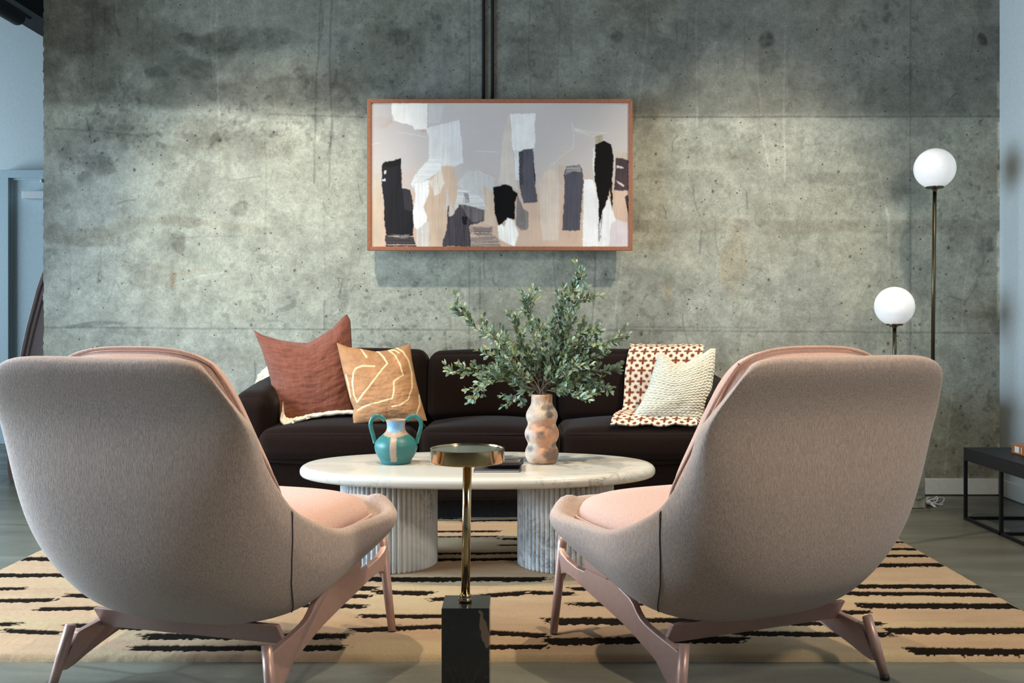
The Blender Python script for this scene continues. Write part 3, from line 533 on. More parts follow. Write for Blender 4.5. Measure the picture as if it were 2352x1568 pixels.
# ------------------------------------------------------------------ artwork
def artwork():
    d = 5.365; x0, z1, _ = 0, 0, 0
    A = at(843, 227, d); B = at(1453, 575, d)
    t = thing('framed_artwork', ((A[0]+B[0])/2, YW, B[2]), 'wide abstract painting in thin reddish wood frame on concrete wall', 'artwork')
    w = (1453-843)*d/F; fw = 9.0*d/F
    ax, az, bx, bz = A[0], A[2], B[0], B[2]
    fr = MB()
    for poly in ([(ax, az), (bx, az), (bx-fw, az-fw), (ax+fw, az-fw)], [(ax, bz), (ax+fw, bz+fw), (bx-fw, bz+fw), (bx, bz)], [(ax, az), (ax+fw, az-fw), (ax+fw, bz+fw), (ax, bz)], [(bx, az), (bx, bz), (bx-fw, bz+fw), (bx-fw, az-fw)]):
        fr.prism(poly, 'y', d, d+.03)
    fr.build('frame', M['frame_wood'], t, bevel=.0015)
    MB().bb(ax-.004, bx-.01, d+.026, d+.045, bz+.010, az-.003).build('frame_back', M['frame_wood'], t)
    MB().bb(ax+.12, bx-.12, d+.04, YW, bz+.12, az-.12).build('wall_mount', M['frame_dark'], t)
    # canvas
    nx, nz = 800, 448
    u = np.linspace(0, 1, nx); v = np.linspace(0, 1, nz); U, V = np.meshgrid(u, v)
    CXp = 100+U*1857; CYp = 110+V*1038
    w1 = fbm(nz, nx, 20, 36, 5, 2)-.5; w2 = fbm(nz, nx, 20, 36, 5, 5)-.5; streak = fbm(nz, nx, 6, 260, 3, 9); streakh = fbm(nz, nx, 200, 8, 3, 14); gr = fbm(nz, nx, 90, 160, 3, 19)
    w3 = fbm(nz, nx, 90, 160, 2, 77)-.5; UX = CXp+w1*15+w3*7; UY = CYp+w2*15+w3*9; cloud = fbm(nz, nx, 9, 14, 5, 88)
    top = np.array(lin((186, 178, 175))); low = np.array(lin((196, 168, 148)))
    g = sstep(.45, .75, V+w2*.5)[..., None]; c = top*(1-g)+low*g
    c = c*(.96+.08*fbm(nz, nx, 5, 8, 4, 23)[..., None]); Hh = np.zeros((nz, nx))
    def stroke(P, col, alpha=1.0, dry=0.0, st=.12, hor=False, soft=0):
        nonlocal c, Hh
        m = in_poly(UX, UY, P).astype(float)
        for _ in range(2): m[1:-1] = (m[:-2]+2*m[1:-1]+m[2:])/4; m[:, 1:-1] = (m[:, :-2]+2*m[:, 1:-1]+m[:, 2:])/4
        if soft:
            m = m*sstep(0, soft, seg_dist(UX, UY, list(P)+[P[0]]))
        s = streakh if hor else streak
        if dry: m = m*(s+.35*gr > .28+.42*dry)
        m = m*alpha; k = np.array(lin(col))*(1+(st*2.6+.06)*(s-.5)+.30*(cloud-.5))[..., None]
        c = c*(1-m[..., None])+k*m[..., None]; Hh = Hh*(1-m)+m*(.6+.6*s)
    Sx = [
        ([(1150, 840), (1640, 640), (1957, 740), (1957, 1148), (1140, 1148)], (193, 167, 149), .8, 0, .05, False, 40),
        ([(100, 620), (180, 600), (200, 1000), (180, 1148), (100, 1148)], (186, 170, 150), .7, 0, .05, False, 30),
        ([(100, 190), (250, 200), (260, 260), (180, 310), (100, 300)], (178, 166, 164), .5, 0, .05, False, 30),
        ([(160, 280), (250, 215), (262, 250), (200, 300)], (186, 164, 146), .6, 0, .05, False, 10),
        ([(485, 330), (500, 290), (430, 290), (460, 320)], (190, 160, 146), .8),
        ([(250, 110), (505, 110), (503, 300), (415, 303), (405, 278), (265, 240), (248, 180)], (229, 223, 216), 1, 0, .04),
        ([(505, 110), (640, 115), (600, 260), (500, 270)], (200, 196, 192), .6, 0, .1, False, 20),
        ([(700, 560), (610, 560), (430, 730), (480, 900), (430, 1148), (600, 1148), (660, 930), (720, 760)], (198, 172, 150), 1, 0, .08),
        ([(495, 290), (600, 265), (735, 232), (768, 540), (700, 562), (660, 558), (615, 560), (540, 600), (515, 480), (520, 360)], (209, 206, 204), 1, 0, .07),
        ([(600, 270), (735, 232), (765, 540), (700, 560), (615, 558)], (212, 209, 206), .8, 0, .1),
        ([(385, 690), (440, 600), (520, 510), (600, 485), (608, 600), (520, 650), (400, 720)], (214, 212, 210), 1, 0, .08, True),
        ([(415, 695), (520, 668), (510, 780), (478, 860), (505, 930), (500, 970), (440, 1035), (405, 1000), (400, 900), (420, 770)], (228, 225, 222), 1),
        ([(520, 680), (605, 590), (625, 690), (600, 760), (560, 780)], (212, 200, 188), 1, .3),
        ([(430, 1030), (520, 960), (520, 1148), (430, 1148)], (200, 192, 186), .9),
        ([(640, 700), (700, 900), (660, 1000), (640, 900)], (196, 184, 176), .8),
        ([(790, 600), (870, 598), (985, 660), (988, 730), (940, 835), (880, 790), (780, 740), (715, 700)], (194, 190, 187), .9, 0, .1),
        ([(720, 720), (790, 740), (900, 790), (938, 870), (900, 885), (830, 860), (740, 840), (700, 900), (715, 800)], (196, 193, 190), 1, 0, .14, True),
        ([(770, 760), (800, 760), (810, 830), (770, 830)], (120, 118, 120), .8, .5),
        ([(905, 700), (985, 760), (1000, 1000), (900, 980), (925, 880)], (200, 176, 156), .9),
        ([(1040, 500), (1055, 330), (1090, 210), (1108, 195), (1115, 400), (1140, 640), (1162, 740), (1100, 700), (1020, 690)], (201, 188, 178), 1, 0, .06),
        ([(1105, 190), (1285, 183), (1283, 430), (1240, 445), (1175, 452), (1150, 520), (1120, 440)], (224, 222, 218), 1, 0, .05),
        ([(1130, 450), (1178, 455), (1168, 670), (1140, 660)], (206, 204, 203), 1),
        ([(1345, 600), (1520, 430), (1560, 410), (1560, 500), (1420, 600)], (190, 180, 166), .5, 0, .05, False, 20),
        ([(1440, 560), (1500, 545), (1490, 720), (1455, 700)], (186, 166, 142), .7, 0, .05, False, 8),
        ([(1320, 680), (1345, 610), (1400, 586), (1440, 605), (1452, 700), (1460, 900), (1452, 1100), (1340, 1100), (1310, 850)], (200, 184, 170), 1, 0, .06),
        ([(175, 560), (185, 542), (312, 508), (322, 720), (382, 735), (402, 850), (405, 1075), (205, 1062), (190, 850), (175, 700)], (33, 31, 35), 1, 0, .2),
        ([(178, 560), (190, 540), (312, 510), (310, 560), (230, 575)], (24, 23, 24), 1, 0, .3, True),
        ([(325, 730), (382, 738), (400, 850), (398, 890), (340, 880)], (52, 48, 52), 1, 0, .3),
        ([(190, 600), (212, 598), (205, 628), (190, 620)], (190, 186, 184), 1), ([(176, 662), (205, 655), (205, 672), (180, 675)], (190, 186, 184), 1),
        ([(200, 1062), (300, 1058), (410, 1080), (425, 1148), (205, 1148)], (58, 54, 56), 1, .45, .4, True),
        ([(260, 1062), (380, 1064), (360, 1085), (270, 1080)], (120, 116, 112), .9, .3, .4, True),
        ([(650, 930), (690, 920), (740, 840), (830, 860), (918, 885), (912, 965), (808, 1000), (822, 1148), (610, 1148), (640, 1040)], (70, 64, 69), 1, 0, .35),
        ([(740, 840), (830, 860), (918, 885), (912, 960), (830, 975), (800, 940)], (108, 100, 99), .9, .15, .4),
        ([(755, 930), (795, 930), (790, 990), (760, 985)], (26, 22, 24), 1, .2),
        ([(655, 850), (664, 850), (658, 960), (648, 950)], (50, 48, 52), 1),
        ([(808, 1003), (978, 1005), (970, 1060), (1010, 1080), (1040, 1148), (825, 1148)], (142, 126, 118), 1, .35, .3, True),
        ([(830, 1010), (975, 1010), (960, 1050), (850, 1060)], (110, 98, 94), .9, .3, .3, True),
        ([(1150, 760), (1190, 860), (1238, 900), (1232, 1020), (1180, 1032), (1145, 990)], (120, 113, 110), 1, .1, .3),
        ([(1165, 465), (1195, 450), (1267, 438), (1280, 600), (1298, 825), (1200, 835), (1180, 760), (1168, 700)], (82, 80, 88), 1, 0, .18),
        ([(1165, 465), (1195, 452), (1195, 700), (1170, 700)], (60, 58, 62), .9, .45, .3), ([(1265, 470), (1275, 560), (1290, 680), (1278, 660)], (20, 18, 20), 1),
        ([(983, 715), (1030, 702), (1072, 698), (1112, 712), (1130, 745), (1158, 762), (1135, 830), (1138, 950), (1080, 950), (1020, 1003), (990, 900)], (7, 5, 6), 1, 0, .3),
        ([(1012, 1000), (1040, 980), (1060, 1010), (1080, 940), (1130, 960), (1162, 1060), (1140, 1148), (1090, 1130), (1020, 1090)], (229, 225, 217), 1, .08, .2),
        ([(1495, 600), (1510, 568), (1600, 556), (1622, 580), (1632, 680), (1605, 1028), (1480, 1030), (1490, 800)], (77, 75, 85), 1, 0, .15),
        ([(1500, 625), (1510, 570), (1608, 560), (1618, 610), (1560, 600)], (142, 138, 135), 1, .15, .2, True),
        ([(1635, 665), (1702, 658), (1730, 760), (1765, 1148), (1625, 1148)], (222, 221, 221), 1, 0, .04),
        ([(1700, 800), (1800, 760), (1850, 900), (1872, 960), (1830, 1148), (1740, 1148)], (214, 213, 214), 1, 0, .08),
        ([(1845, 745), (1930, 760), (1957, 800), (1957, 970), (1860, 935)], (192, 166, 148), 1, 0, .1),
        ([(1830, 990), (1870, 950), (1957, 975), (1957, 1148), (1815, 1148)], (197, 187, 190), 1, 0, .05),
        ([(1855, 460), (1957, 470), (1957, 530), (1858, 520)], (186, 172, 158), 1), ([(1862, 505), (1957, 520), (1957, 745), (1855, 740)], (66, 54, 58), 1, .05, .3),
        ([(1868, 560), (1920, 575), (1920, 585), (1868, 580)], (200, 190, 186), 1, .3), ([(1870, 670), (1925, 700), (1920, 715), (1880, 690)], (196, 178, 170), 1, .2),
        ([(1925, 790), (1957, 770), (1957, 920), (1945, 880)], (60, 52, 58), 1),
        ([(1560, 290), (1710, 315), (1800, 320), (1800, 345), (1700, 350), (1580, 325)], (196, 190, 186), .8, 0, .1, True),
        ([(1716, 345), (1772, 343), (1766, 392), (1716, 405)], (166, 156, 132), 1), ([(1700, 440), (1720, 420), (1722, 700), (1740, 900), (1720, 760), (1702, 600)], (210, 206, 200), 1, .2),
        ([(1714, 412), (1780, 383), (1832, 410), (1848, 520), (1836, 700), (1806, 800), (1768, 900), (1742, 1010), (1738, 800), (1708, 640), (1716, 500)], (6, 4, 5), 1, 0, .4),
        ([(1824, 640), (1843, 690), (1838, 890), (1825, 800)], (8, 6, 8), 1), ([(1740, 1010), (1770, 900), (1760, 1080), (1740, 1120)], (90, 88, 92), .7, .5, .3)]
    for s in Sx: stroke(*s)
    for P in ([(250, 115), (255, 235), (300, 245)], [(505, 290), (535, 355), (520, 480)], [(600, 280), (606, 480), (600, 560)], [(770, 540), (690, 570), (610, 560)], [(400, 690), (560, 520), (600, 490)], [(730, 730), (880, 790), (940, 880)], [(850, 457), (980, 460), (1025, 466)], [(1550, 250), (1562, 330), (1558, 430), (1400, 560)], [(1570, 300), (1700, 350), (1800, 322)], [(290, 315), (520, 360)], [(100, 410), (160, 398)], [(870, 600), (1000, 660)]):
        k = sstep(5, 1.5, seg_dist(UX, UY, P)); c = c*(1-.22*k[..., None])+np.array(lin((235, 232, 228)))*.22*k[..., None]; Hh += k*.8
    X = ax+fw+U*(bx-ax-2*fw); Z = az-fw-V*(az-bz-2*fw)
    P = np.stack([X, np.full_like(X, d+.008)-np.clip(Hh, 0, 2)*.00035, Z], -1)
    grid_obj('canvas', P, m_attr('artist_paint', .6, 200, .03, .08, .15, .001), t, c)
artwork()

# ------------------------------------------------------------------ lounge chairs
cS = [[-0.49, 0.847], [-0.431, 0.732], [-0.422, 0.54], [-0.381, 0.368], [-0.291, 0.251], [-0.142, 0.175], [0.029, 0.185], [0.212, 0.272], [0.39, 0.376]]
cR = [[-0.453, 0.818], [-0.4, 0.725], [-0.324, 0.605], [-0.243, 0.508], [-0.145, 0.45], [-0.031, 0.402], [0.112, 0.392], [0.276, 0.392], [0.378, 0.386]]
cW = [0.307, 0.345, 0.355, 0.369, 0.376, 0.405, 0.406, 0.426, 0.358]
cN = [3.45, 2.69, 2.58, 2.3, 2.38, 2.64, 2.47, 2.23, 2.37]
def shell_grid(nt=45, na=35, th=.05):
    t = np.linspace(0, 1, nt); s = cat_interp(cS, t); r = cat_interp(cR, t); w = cat_interp(cW, t); n = cat_interp(cN, t)
    ang = np.linspace(-1, 1, na)*math.pi/2; sn = np.abs(np.sin(ang))[None]; cs = np.abs(np.cos(ang))[None]; e = (2./n)[:, None]
    O = np.zeros((nt, na, 3)); O[..., 0] = np.sign(ang)[None]*w[:, None]*sn**e; q = 1-np.maximum(cs, 1e-9)**e
    for k in (0, 1): O[..., 1+k] = s[:, k][:, None]+(r-s)[:, k][:, None]*q
    nn = np.cross(np.gradient(O, axis=0), np.gradient(O, axis=1)); nn /= np.linalg.norm(nn, axis=2, keepdims=True)+1e-12
    if nn[nt//4, na//2, 1] < 0: nn = -nn
    th = (th+.014*sstep(.74, .97, t))[:, None]; ts = np.gradient(s, axis=0); ts /= np.linalg.norm(ts, axis=1, keepdims=True); ni = np.stack([-ts[:, 1], ts[:, 0]], 1)
    if ni[nt//4, 0] < 0: ni = -ni
    kk = np.exp(-(np.linalg.norm(r-s, axis=1)/.10)**2)[:, None]; s2 = s+ni*th; r2 = r+ni*th*kk; I = np.zeros_like(O)
    I[..., 0] = np.sign(ang)[None]*(w-th[:, 0]*.9)[:, None]*sn**e
    for k in (0, 1): I[..., 1+k] = s2[:, k][:, None]+(r2-s2)[:, k][:, None]*q
    U = lambda v: v/(np.linalg.norm(v, axis=-1, keepdims=True)+1e-12)
    loops = []
    A3 = [math.radians(a) for a in (35, 90, 145)]
    eL = U(O[:, 0]-O[:, 1]); eR = U(O[:, -1]-O[:, -2]); mL = (O[:, 0]+I[:, 0])/2; mR = (O[:, -1]+I[:, -1])/2
    for i in range(nt):
        def arc(o, m_, e_): return [m_+(o-m_)*math.cos(a)+e_*np.linalg.norm(o-m_)*math.sin(a) for a in A3]
        loops.append(list(O[i])+arc(O[i, -1], mR[i], eR[i])+list(I[i][::-1])+arc(I[i, 0], mL[i], eL[i]))
    L_ = np.array(loops); mid = (O+I)/2
    def cap(i, e_):
        M_ = np.concatenate([mid[i], np.repeat(mR[i][None], 3, 0), mid[i][::-1], np.repeat(mL[i][None], 3, 0)])
        E_ = np.concatenate([e_, np.repeat(e_[-1][None], 3, 0), e_[::-1], np.repeat(e_[0][None], 3, 0)])
        hw = np.concatenate([np.linalg.norm(O[i]-I[i], axis=1)/2]*1); Wd = np.concatenate([hw, np.repeat(hw[-1], 3), hw[::-1], np.repeat(hw[0], 3)])[:, None]
        return [M_+(L_[i]-M_)*math.cos(a)+E_*Wd*math.sin(a) for a in (math.radians(30), math.radians(60), math.radians(90))]
    top = cap(0, U(O[0]-O[1])); bot = cap(nt-1, U(O[-1]-O[-2]))
    rings = np.array(top[::-1]+loops+bot)
    return O, I, rings, nn
def puffy(P0, P1, hw0, hw1, nrm, th, n=25, m=21, ex=4.0):
    """cushion along the line P0->P1 (y,z); half-width hw(v); thickness th along nrm. returns closed front/back grids"""
    v = np.linspace(0, 1, n); u = np.linspace(-1, 1, m); V, U = np.meshgrid(v, u, indexing='ij')
    w = hw0+(hw1-hw0)*V; vv = 2*V-1
    rr = 1-.10*np.abs(vv)**6*np.abs(U)**2-.0
    X = U*w*(1-.12*np.abs(vv)**5); k = 1-.05*np.abs(U)**5
    Y = P0[0]+(P1[0]-P0[0])*(.5+vv*.5*k); Z = P0[1]+(P1[1]-P0[1])*(.5+vv*.5*k)
    b = (np.clip(1-np.abs(U)**ex, 0, 1)*np.clip(1-np.abs(vv)**ex, 0, 1))**.45*.5*th
    A = np.stack([X, Y+nrm[0]*b, Z+nrm[1]*b], -1); B = np.stack([X, Y-nrm[0]*b, Z-nrm[1]*b], -1)
    return A, B
def sheet_closed(mb, A, B):
    n, m = A.shape[:2]; V = np.concatenate([A.reshape(-1, 3), B.reshape(-1, 3)]); N = n*m
    fa = [(i*m+j, i*m+j+1, (i+1)*m+j+1, (i+1)*m+j) for i in range(n-1) for j in range(m-1)]
    ids = [j for j in range(m)]+[i*m+m-1 for i in range(1, n)]+[(n-1)*m+j for j in range(m-2, -1, -1)]+[i*m for i in range(n-2, 0, -1)]
    # weld the borders: reuse the border vertices of A for B
    bmap = {}
    for i in ids: bmap[i+N] = i
    f2 = [tuple(bmap.get(k+N, k+N) for k in f)[::-1] for f in fa]
    mb.add(V, fa+f2); return mb, [V[i] for i in ids]
def make_chair(label):
    t = thing('lounge_chair', (0, 0, 0), label, 'chair', 0, 'pink lounge chairs facing the sofa')
    O, I, rings, nn = shell_grid(); nt, na = O.shape[:2]
    nr_, ring = rings.shape[:2]
    V = rings.reshape(-1, 3).copy()
    # weld the collapsed end rows
    rm = {}
    for base_i in (0, (nr_-1)*ring):
        for k in range(na): rm[base_i+na+3+(na-1-k)] = base_i+k
        for q in range(3): rm[base_i+na+q] = base_i+na-1; rm[base_i+2*na+3+q] = base_i
    Fc = []
    for i in range(nr_-1):
        for k in range(ring):
            f = [i*ring+k, i*ring+(k+1) % ring, (i+1)*ring+(k+1) % ring, (i+1)*ring+k]; g = []
            for x in f:
                x = rm.get(x, x)
                if x not in g: g.append(x)
            if len(g) >= 3: Fc.append(tuple(g))
    used = sorted({x for f in Fc for x in f}); rmap = {x: n_ for n_, x in enumerate(used)}
    mb = MB(); mb.add(V[used], [tuple(rmap[x] for x in f) for f in Fc])
    sh = mb.build('shell', M['shell'], t, sub=1, local=True)
    for sgn in (0, 1):
        P = []
        for tt, a in [(.385, 0), (.41, .8), (.44, 1.7), (.465, 2.5), (.49, 3.3), (.515, 4.1), (.54, 5), (.565, 5.8), (.59, 6.6), (.615, 7.4), (.64, 8.2)]:
            i = tt*(nt-1); i0 = int(i); f = i-i0; a = a*(na-1)/30.; a0 = int(a); g = a-a0
            if sgn: a0 = na-1-a0; a1 = a0-1
            else: a1 = a0+1
            p = (O[i0, a0]*(1-g)+O[i0, a1]*g)*(1-f)+(O[i0+1, a0]*(1-g)+O[i0+1, a1]*g)*f
            P.append(p-nn[i0, a0]*.0004)
        P = [P[0]+nn[int(.385*(nt-1)), 0 if not sgn else na-1]*.02]+P
        MB().tube(cat_interp(P, np.linspace(0, 1, 40)), .0017, 8).build('side_seam', M['seam'], sh, local=True)
    # seat cushion
    n, m = 29, 29
    v = np.linspace(0, 1, n); u = np.linspace(-1, 1, m); Vv, Uu = np.meshgrid(v, u, indexing='ij')
    def seat(side):
        a = np.clip(1-np.abs(Uu)**4, 0, 1)*np.clip(1-np.abs(2*Vv-1)**6, 0, 1)
        hw = .335+.02*np.sin(Vv*math.pi)-.05*np.abs(2*Vv-1)**8
        y = -.20+Vv*.565; mid = .395+.0*Vv
        z = mid+(side*.075 if side > 0 else side*.07)*a**.4-.0*Uu
        y = y-.03*np.abs(Uu)**4*np.sign(Vv-.5)*(np.abs(2*Vv-1)**6)
        return np.stack([Uu*hw, y, z], -1)
    mb, ring_p = sheet_closed(MB(), seat(1), seat(-1)); sc_ = mb.build('seat_cushion', M['chair_cushion'], t, sub=1, local=True)
    rp = np.array(ring_p+[ring_p[0]]); MB().tube(poly_interp(rp, np.linspace(0, 1, 120)), .0045, 8, cap=False).build('piping', M['chair_cushion'], sc_, local=True)
    nr = np.array([.93, .36]); nr /= np.linalg.norm(nr)
    A, B = puffy((-.345, .900), (-.135, .475), .245, .315, nr, .155)
    for G in (A, B):
        G[..., 2] += -.05*(np.abs(G[..., 0])/.26)**3*np.linspace(1, 0, G.shape[0])[:, None]
    mb, ring_p = sheet_closed(MB(), A, B); bc = mb.build('back_cushion', M['chair_cushion'], t, sub=1, local=True)
    rp = np.array(ring_p+[ring_p[0]]); MB().tube(poly_interp(rp, np.linspace(0, 1, 120)), .0045, 8, cap=False).build('piping', M['chair_cushion'], bc, local=True)
    # legs and frame
    up = [(.452, .268), (.43, .253), (.40, .240), (.35, .226), (.315, .224), (.305, .232), (.300, .262), (.20, .262), (.10, .225), (.05, .213), (.03, .203), (.01, .185), (-.01, .172), (-.04, .163), (-.09, .155), (-.14, .149), (-.20, .143)]
    lo = [(-.238, .050), (-.215, .046), (-.19, .052), (-.15, .068), (-.11, .084), (-.03, .103), (.07, .128), (.17, .146), (.25, .158), (.34, .180), (.38, .192), (.41, .196), (.43, .188), (.447, .165)]
    for s in (-1, 1):
        pl = MB().prism(up+lo, 'x', -.010, .010); v_ = pl.V[0]
        v_[:, 0] += s*(.286+np.clip((-.05-v_[:, 1])/.12, 0, 1)*np.clip(.150-v_[:, 2], 0, 1)*.24+np.clip((v_[:, 1]-.30)/.12, 0, 1)*.020)
        pl.build('side_rail', M['chair_metal'], t, bevel=.004, local=True)
        MB().tube([(s*.292, .470, .300), (s*.298, .462, .272), (s*.325, .435, .14), (s*.353, .408, .018)], [.0145, .0150, .0140, .0115], 20).build('leg', M['chair_metal'], t, local=True)
        lg = MB().tube([(s*.290, -.218, .166), (s*.307, -.233, .085), (s*.323, -.247, .012)], [.0135, .0140, .0115], 20).build('leg', M['chair_metal'], t, local=True)
        MB().tube([(s*.322, -.2465, .014), (s*.325, -.2485, .000)], [.0125, .0125], 20).build('foot_pad', M['rubber'], lg, local=True)
    q = [(-.150, .190), (-.105, .178), (-.078, .150), (-.075, .132), (-.10, .128), (-.145, .140), (-.165, .165)]
    MB().prism([(-.150, .192), (-.132, .192), (-.092, .132), (-.110, .132)], 'x', -.278, .278).build('cross_rail', M['chair_metal'], t, bevel=.003, local=True)
    # four mounts between rail and shell
    for s in (-1, 1): MB().bb(s*.286-.018, s*.286+.018, .16, .30, .235, .285).build('mount_pad', M['chair_metal'], t, bevel=.004, local=True)
    return t
def copy_tree(o, parent=None):
    c = o.copy(); COL.objects.link(c); c.parent = parent
    for ch in list(o.children): copy_tree(ch, c)
    return c
chR = make_chair('pink upholstered lounge chair on the right, back to viewer, turned toward the left')
chL = copy_tree(chR); chL['label'] = 'pink upholstered lounge chair on the left, back to viewer, turned toward the right'
chR.location = (0.5927, 2.7821, 0); chR.rotation_euler = (0, 0, 0.40604)
chL.location = (-0.8383, 2.7505, 0); chL.rotation_euler = (0, 0, -0.28489)

# ------------------------------------------------------------------ coffee table and what stands on it
TX, TY, TZ = -.157, 3.91, .404
def coffee_table():
    t = thing('coffee_table', (TX, TY, .015), 'oval white marble coffee table on two fluted round marble columns', 'table')
    a, b, n = .6925, .375, 128
    V = []; prof = [(0, .366), (-.030, .366), (-.012, .368), (-.004, .372), (0, .382), (0, .388), (-.003, .395), (-.009, .401), (-.018, .404), (-.03, TZ)]
    prof = [(-.030, .362), (-.016, .363), (-.006, .367), (-.001, .374), (0, .383), (-.001, .391), (-.006, .398), (-.014, .4025), (-.026, TZ), (-.1, TZ)]
    e = 2/2.25
    for off, z in prof:
        for k in range(n):
            th = 2*math.pi*k/n; c, s = math.cos(th), math.sin(th)
            V.append((TX+(a+off)*math.copysign(abs(c)**e, c), TY+(b+off)*math.copysign(abs(s)**e, s), z))
    m = len(prof); Fc = [(i*n+k, i*n+(k+1) % n, (i+1)*n+(k+1) % n, (i+1)*n+k) for i in range(m-1) for k in range(n)]
    Fc += [tuple(range(n))[::-1], tuple((m-1)*n+k for k in range(n))]
    mb = MB(); mb.add(V, Fc); mb.build('tabletop', M['marble_top'], t)
    for cx in (-.506, .186):
        V = []; ne = 58*8
        for z in (.016, .020, .19, .364):
            for k in range(ne):
                th = 2*math.pi*k/ne; ph = (th*58/(2*math.pi)) % 1.0; r = .177+.0125*math.sqrt(max(0, 1-(2*ph-1)**2))-(.002 if z < .018 else 0)
                V.append((cx+r*math.cos(th), TY+r*math.sin(th), z))
        Fc = [(i*ne+k, i*ne+(k+1) % ne, (i+1)*ne+(k+1) % ne, (i+1)*ne+k) for i in range(3) for k in range(ne)]
        Fc += [tuple(range(ne))[::-1], tuple(3*ne+k for k in range(ne))]
        mb = MB(); mb.add(V, Fc); mb.build('column', M['marble_leg'], t)
coffee_table()

def amphora():
    sc_ = 3.92/F; c = at(909.5, 1063, 3.92); c[2] = TZ
    t = thing('two_handled_jug', tuple(c), 'teal glazed clay jug with two loop handles on marble table', 'jug')
    # radii in px from the photo crop (10.45 px per px)
    pr = [(33, 0), (35, 2), (34.5, 5), (36, 9), (42, 17), (47, 27), (49.5, 38), (48.5, 46), (44, 54), (37, 61), (29, 67), (24, 72), (21, 78), (20.5, 86), (21.5, 93), (24.5, 100), (26, 101.5), (25, 101.5), (22, 99), (19, 86), (19, 78), (24, 68), (44, 46), (42, 20), (30, 5), (0.0, 4)]
    pr = [(0.001, 0)]+pr
    t_ = np.linspace(0, 1, 110); Q = np.array(pr, float); L = np.r_[0, np.cumsum(np.linalg.norm(np.diff(Q, axis=0), axis=1))]; L /= L[-1]
    P2 = np.stack([np.interp(t_, L, Q[:, 0]), np.interp(t_, L, Q[:, 1])], 1)*sc_
    for _ in range(2): P2[1:-1] = (P2[:-2]+2*P2[1:-1]+P2[2:])/4
    n = 160; th = np.linspace(0, 2*math.pi, n, endpoint=False)
    R = P2[:, 0][:, None]; Z = P2[:, 1][:, None]
    G = np.stack([c[0]+R*np.cos(th)[None], c[1]+R*np.sin(th)[None], c[2]+Z+0*th[None]], -1)
    # glaze: front faces -y. screen coords in px
    sx = (G[..., 0]-c[0])/sc_; sz = (G[..., 2]-c[2])/sc_; front = (G[..., 1] < c[1]); out = (np.arange(110) < 75)[:, None] & np.ones((1, n), bool)
    teal = np.array([.024, .150, .148]); clay = np.array([.38, .28, .21]); blue = np.array([.20, .38, .58])
    wob = (fbm(110, n, 12, 12, 3, 5)-.5)*3
    col = np.zeros(G.shape)+teal
    col *= (.85+.3*fbm(110, n, 10, 12, 4, 6))[..., None]
    neck = (sz+wob > 62+.07*np.abs(sx)**1.3-((sx+4) > 12)*0) & (sz > 55)
    col[neck] = clay; strip = (np.abs(sx+.5) < 7.2+wob*.3) & (sz > 7) & front & out; col[strip] = clay
    bl = (np.abs(sx) < 17.5) & (sz > 73+.02*sx**2) & (sz < 98.5) & front & out; col[bl] = blue
    col[~out[:, 0]] = np.array([.22, .10, .06])
    grid_obj('jug_body', G, m_attr('glazed_clay', .42, 60, .06, .05, .5), t, col, closed='v')
    hm = NT('teal_glaze'); hm.color(hm.ramp(hm.noise(hm.obj(), 40, 3), [(.3, (.022, .135, .12)), (.7, (.035, .20, .18))])); hm.p(Roughness=.3)
    for s in (-1, 1):
        P = [(24, 98), (31, 104), (40, 108), (50, 106), (56, 98), (58, 88), (56, 77), (52, 64), (49, 52), (47.5, 46)]
        P = np.array([(c[0]+s*x*sc_, c[1]-.004, c[2]+z*sc_) for x, z in P]); P = cat_interp(P, np.linspace(0, 1, 50))
        MB().tube(P, np.linspace(.0062, .0058, 50), 14, flat=1.4).build('handle', hm.m, t)
amphora()

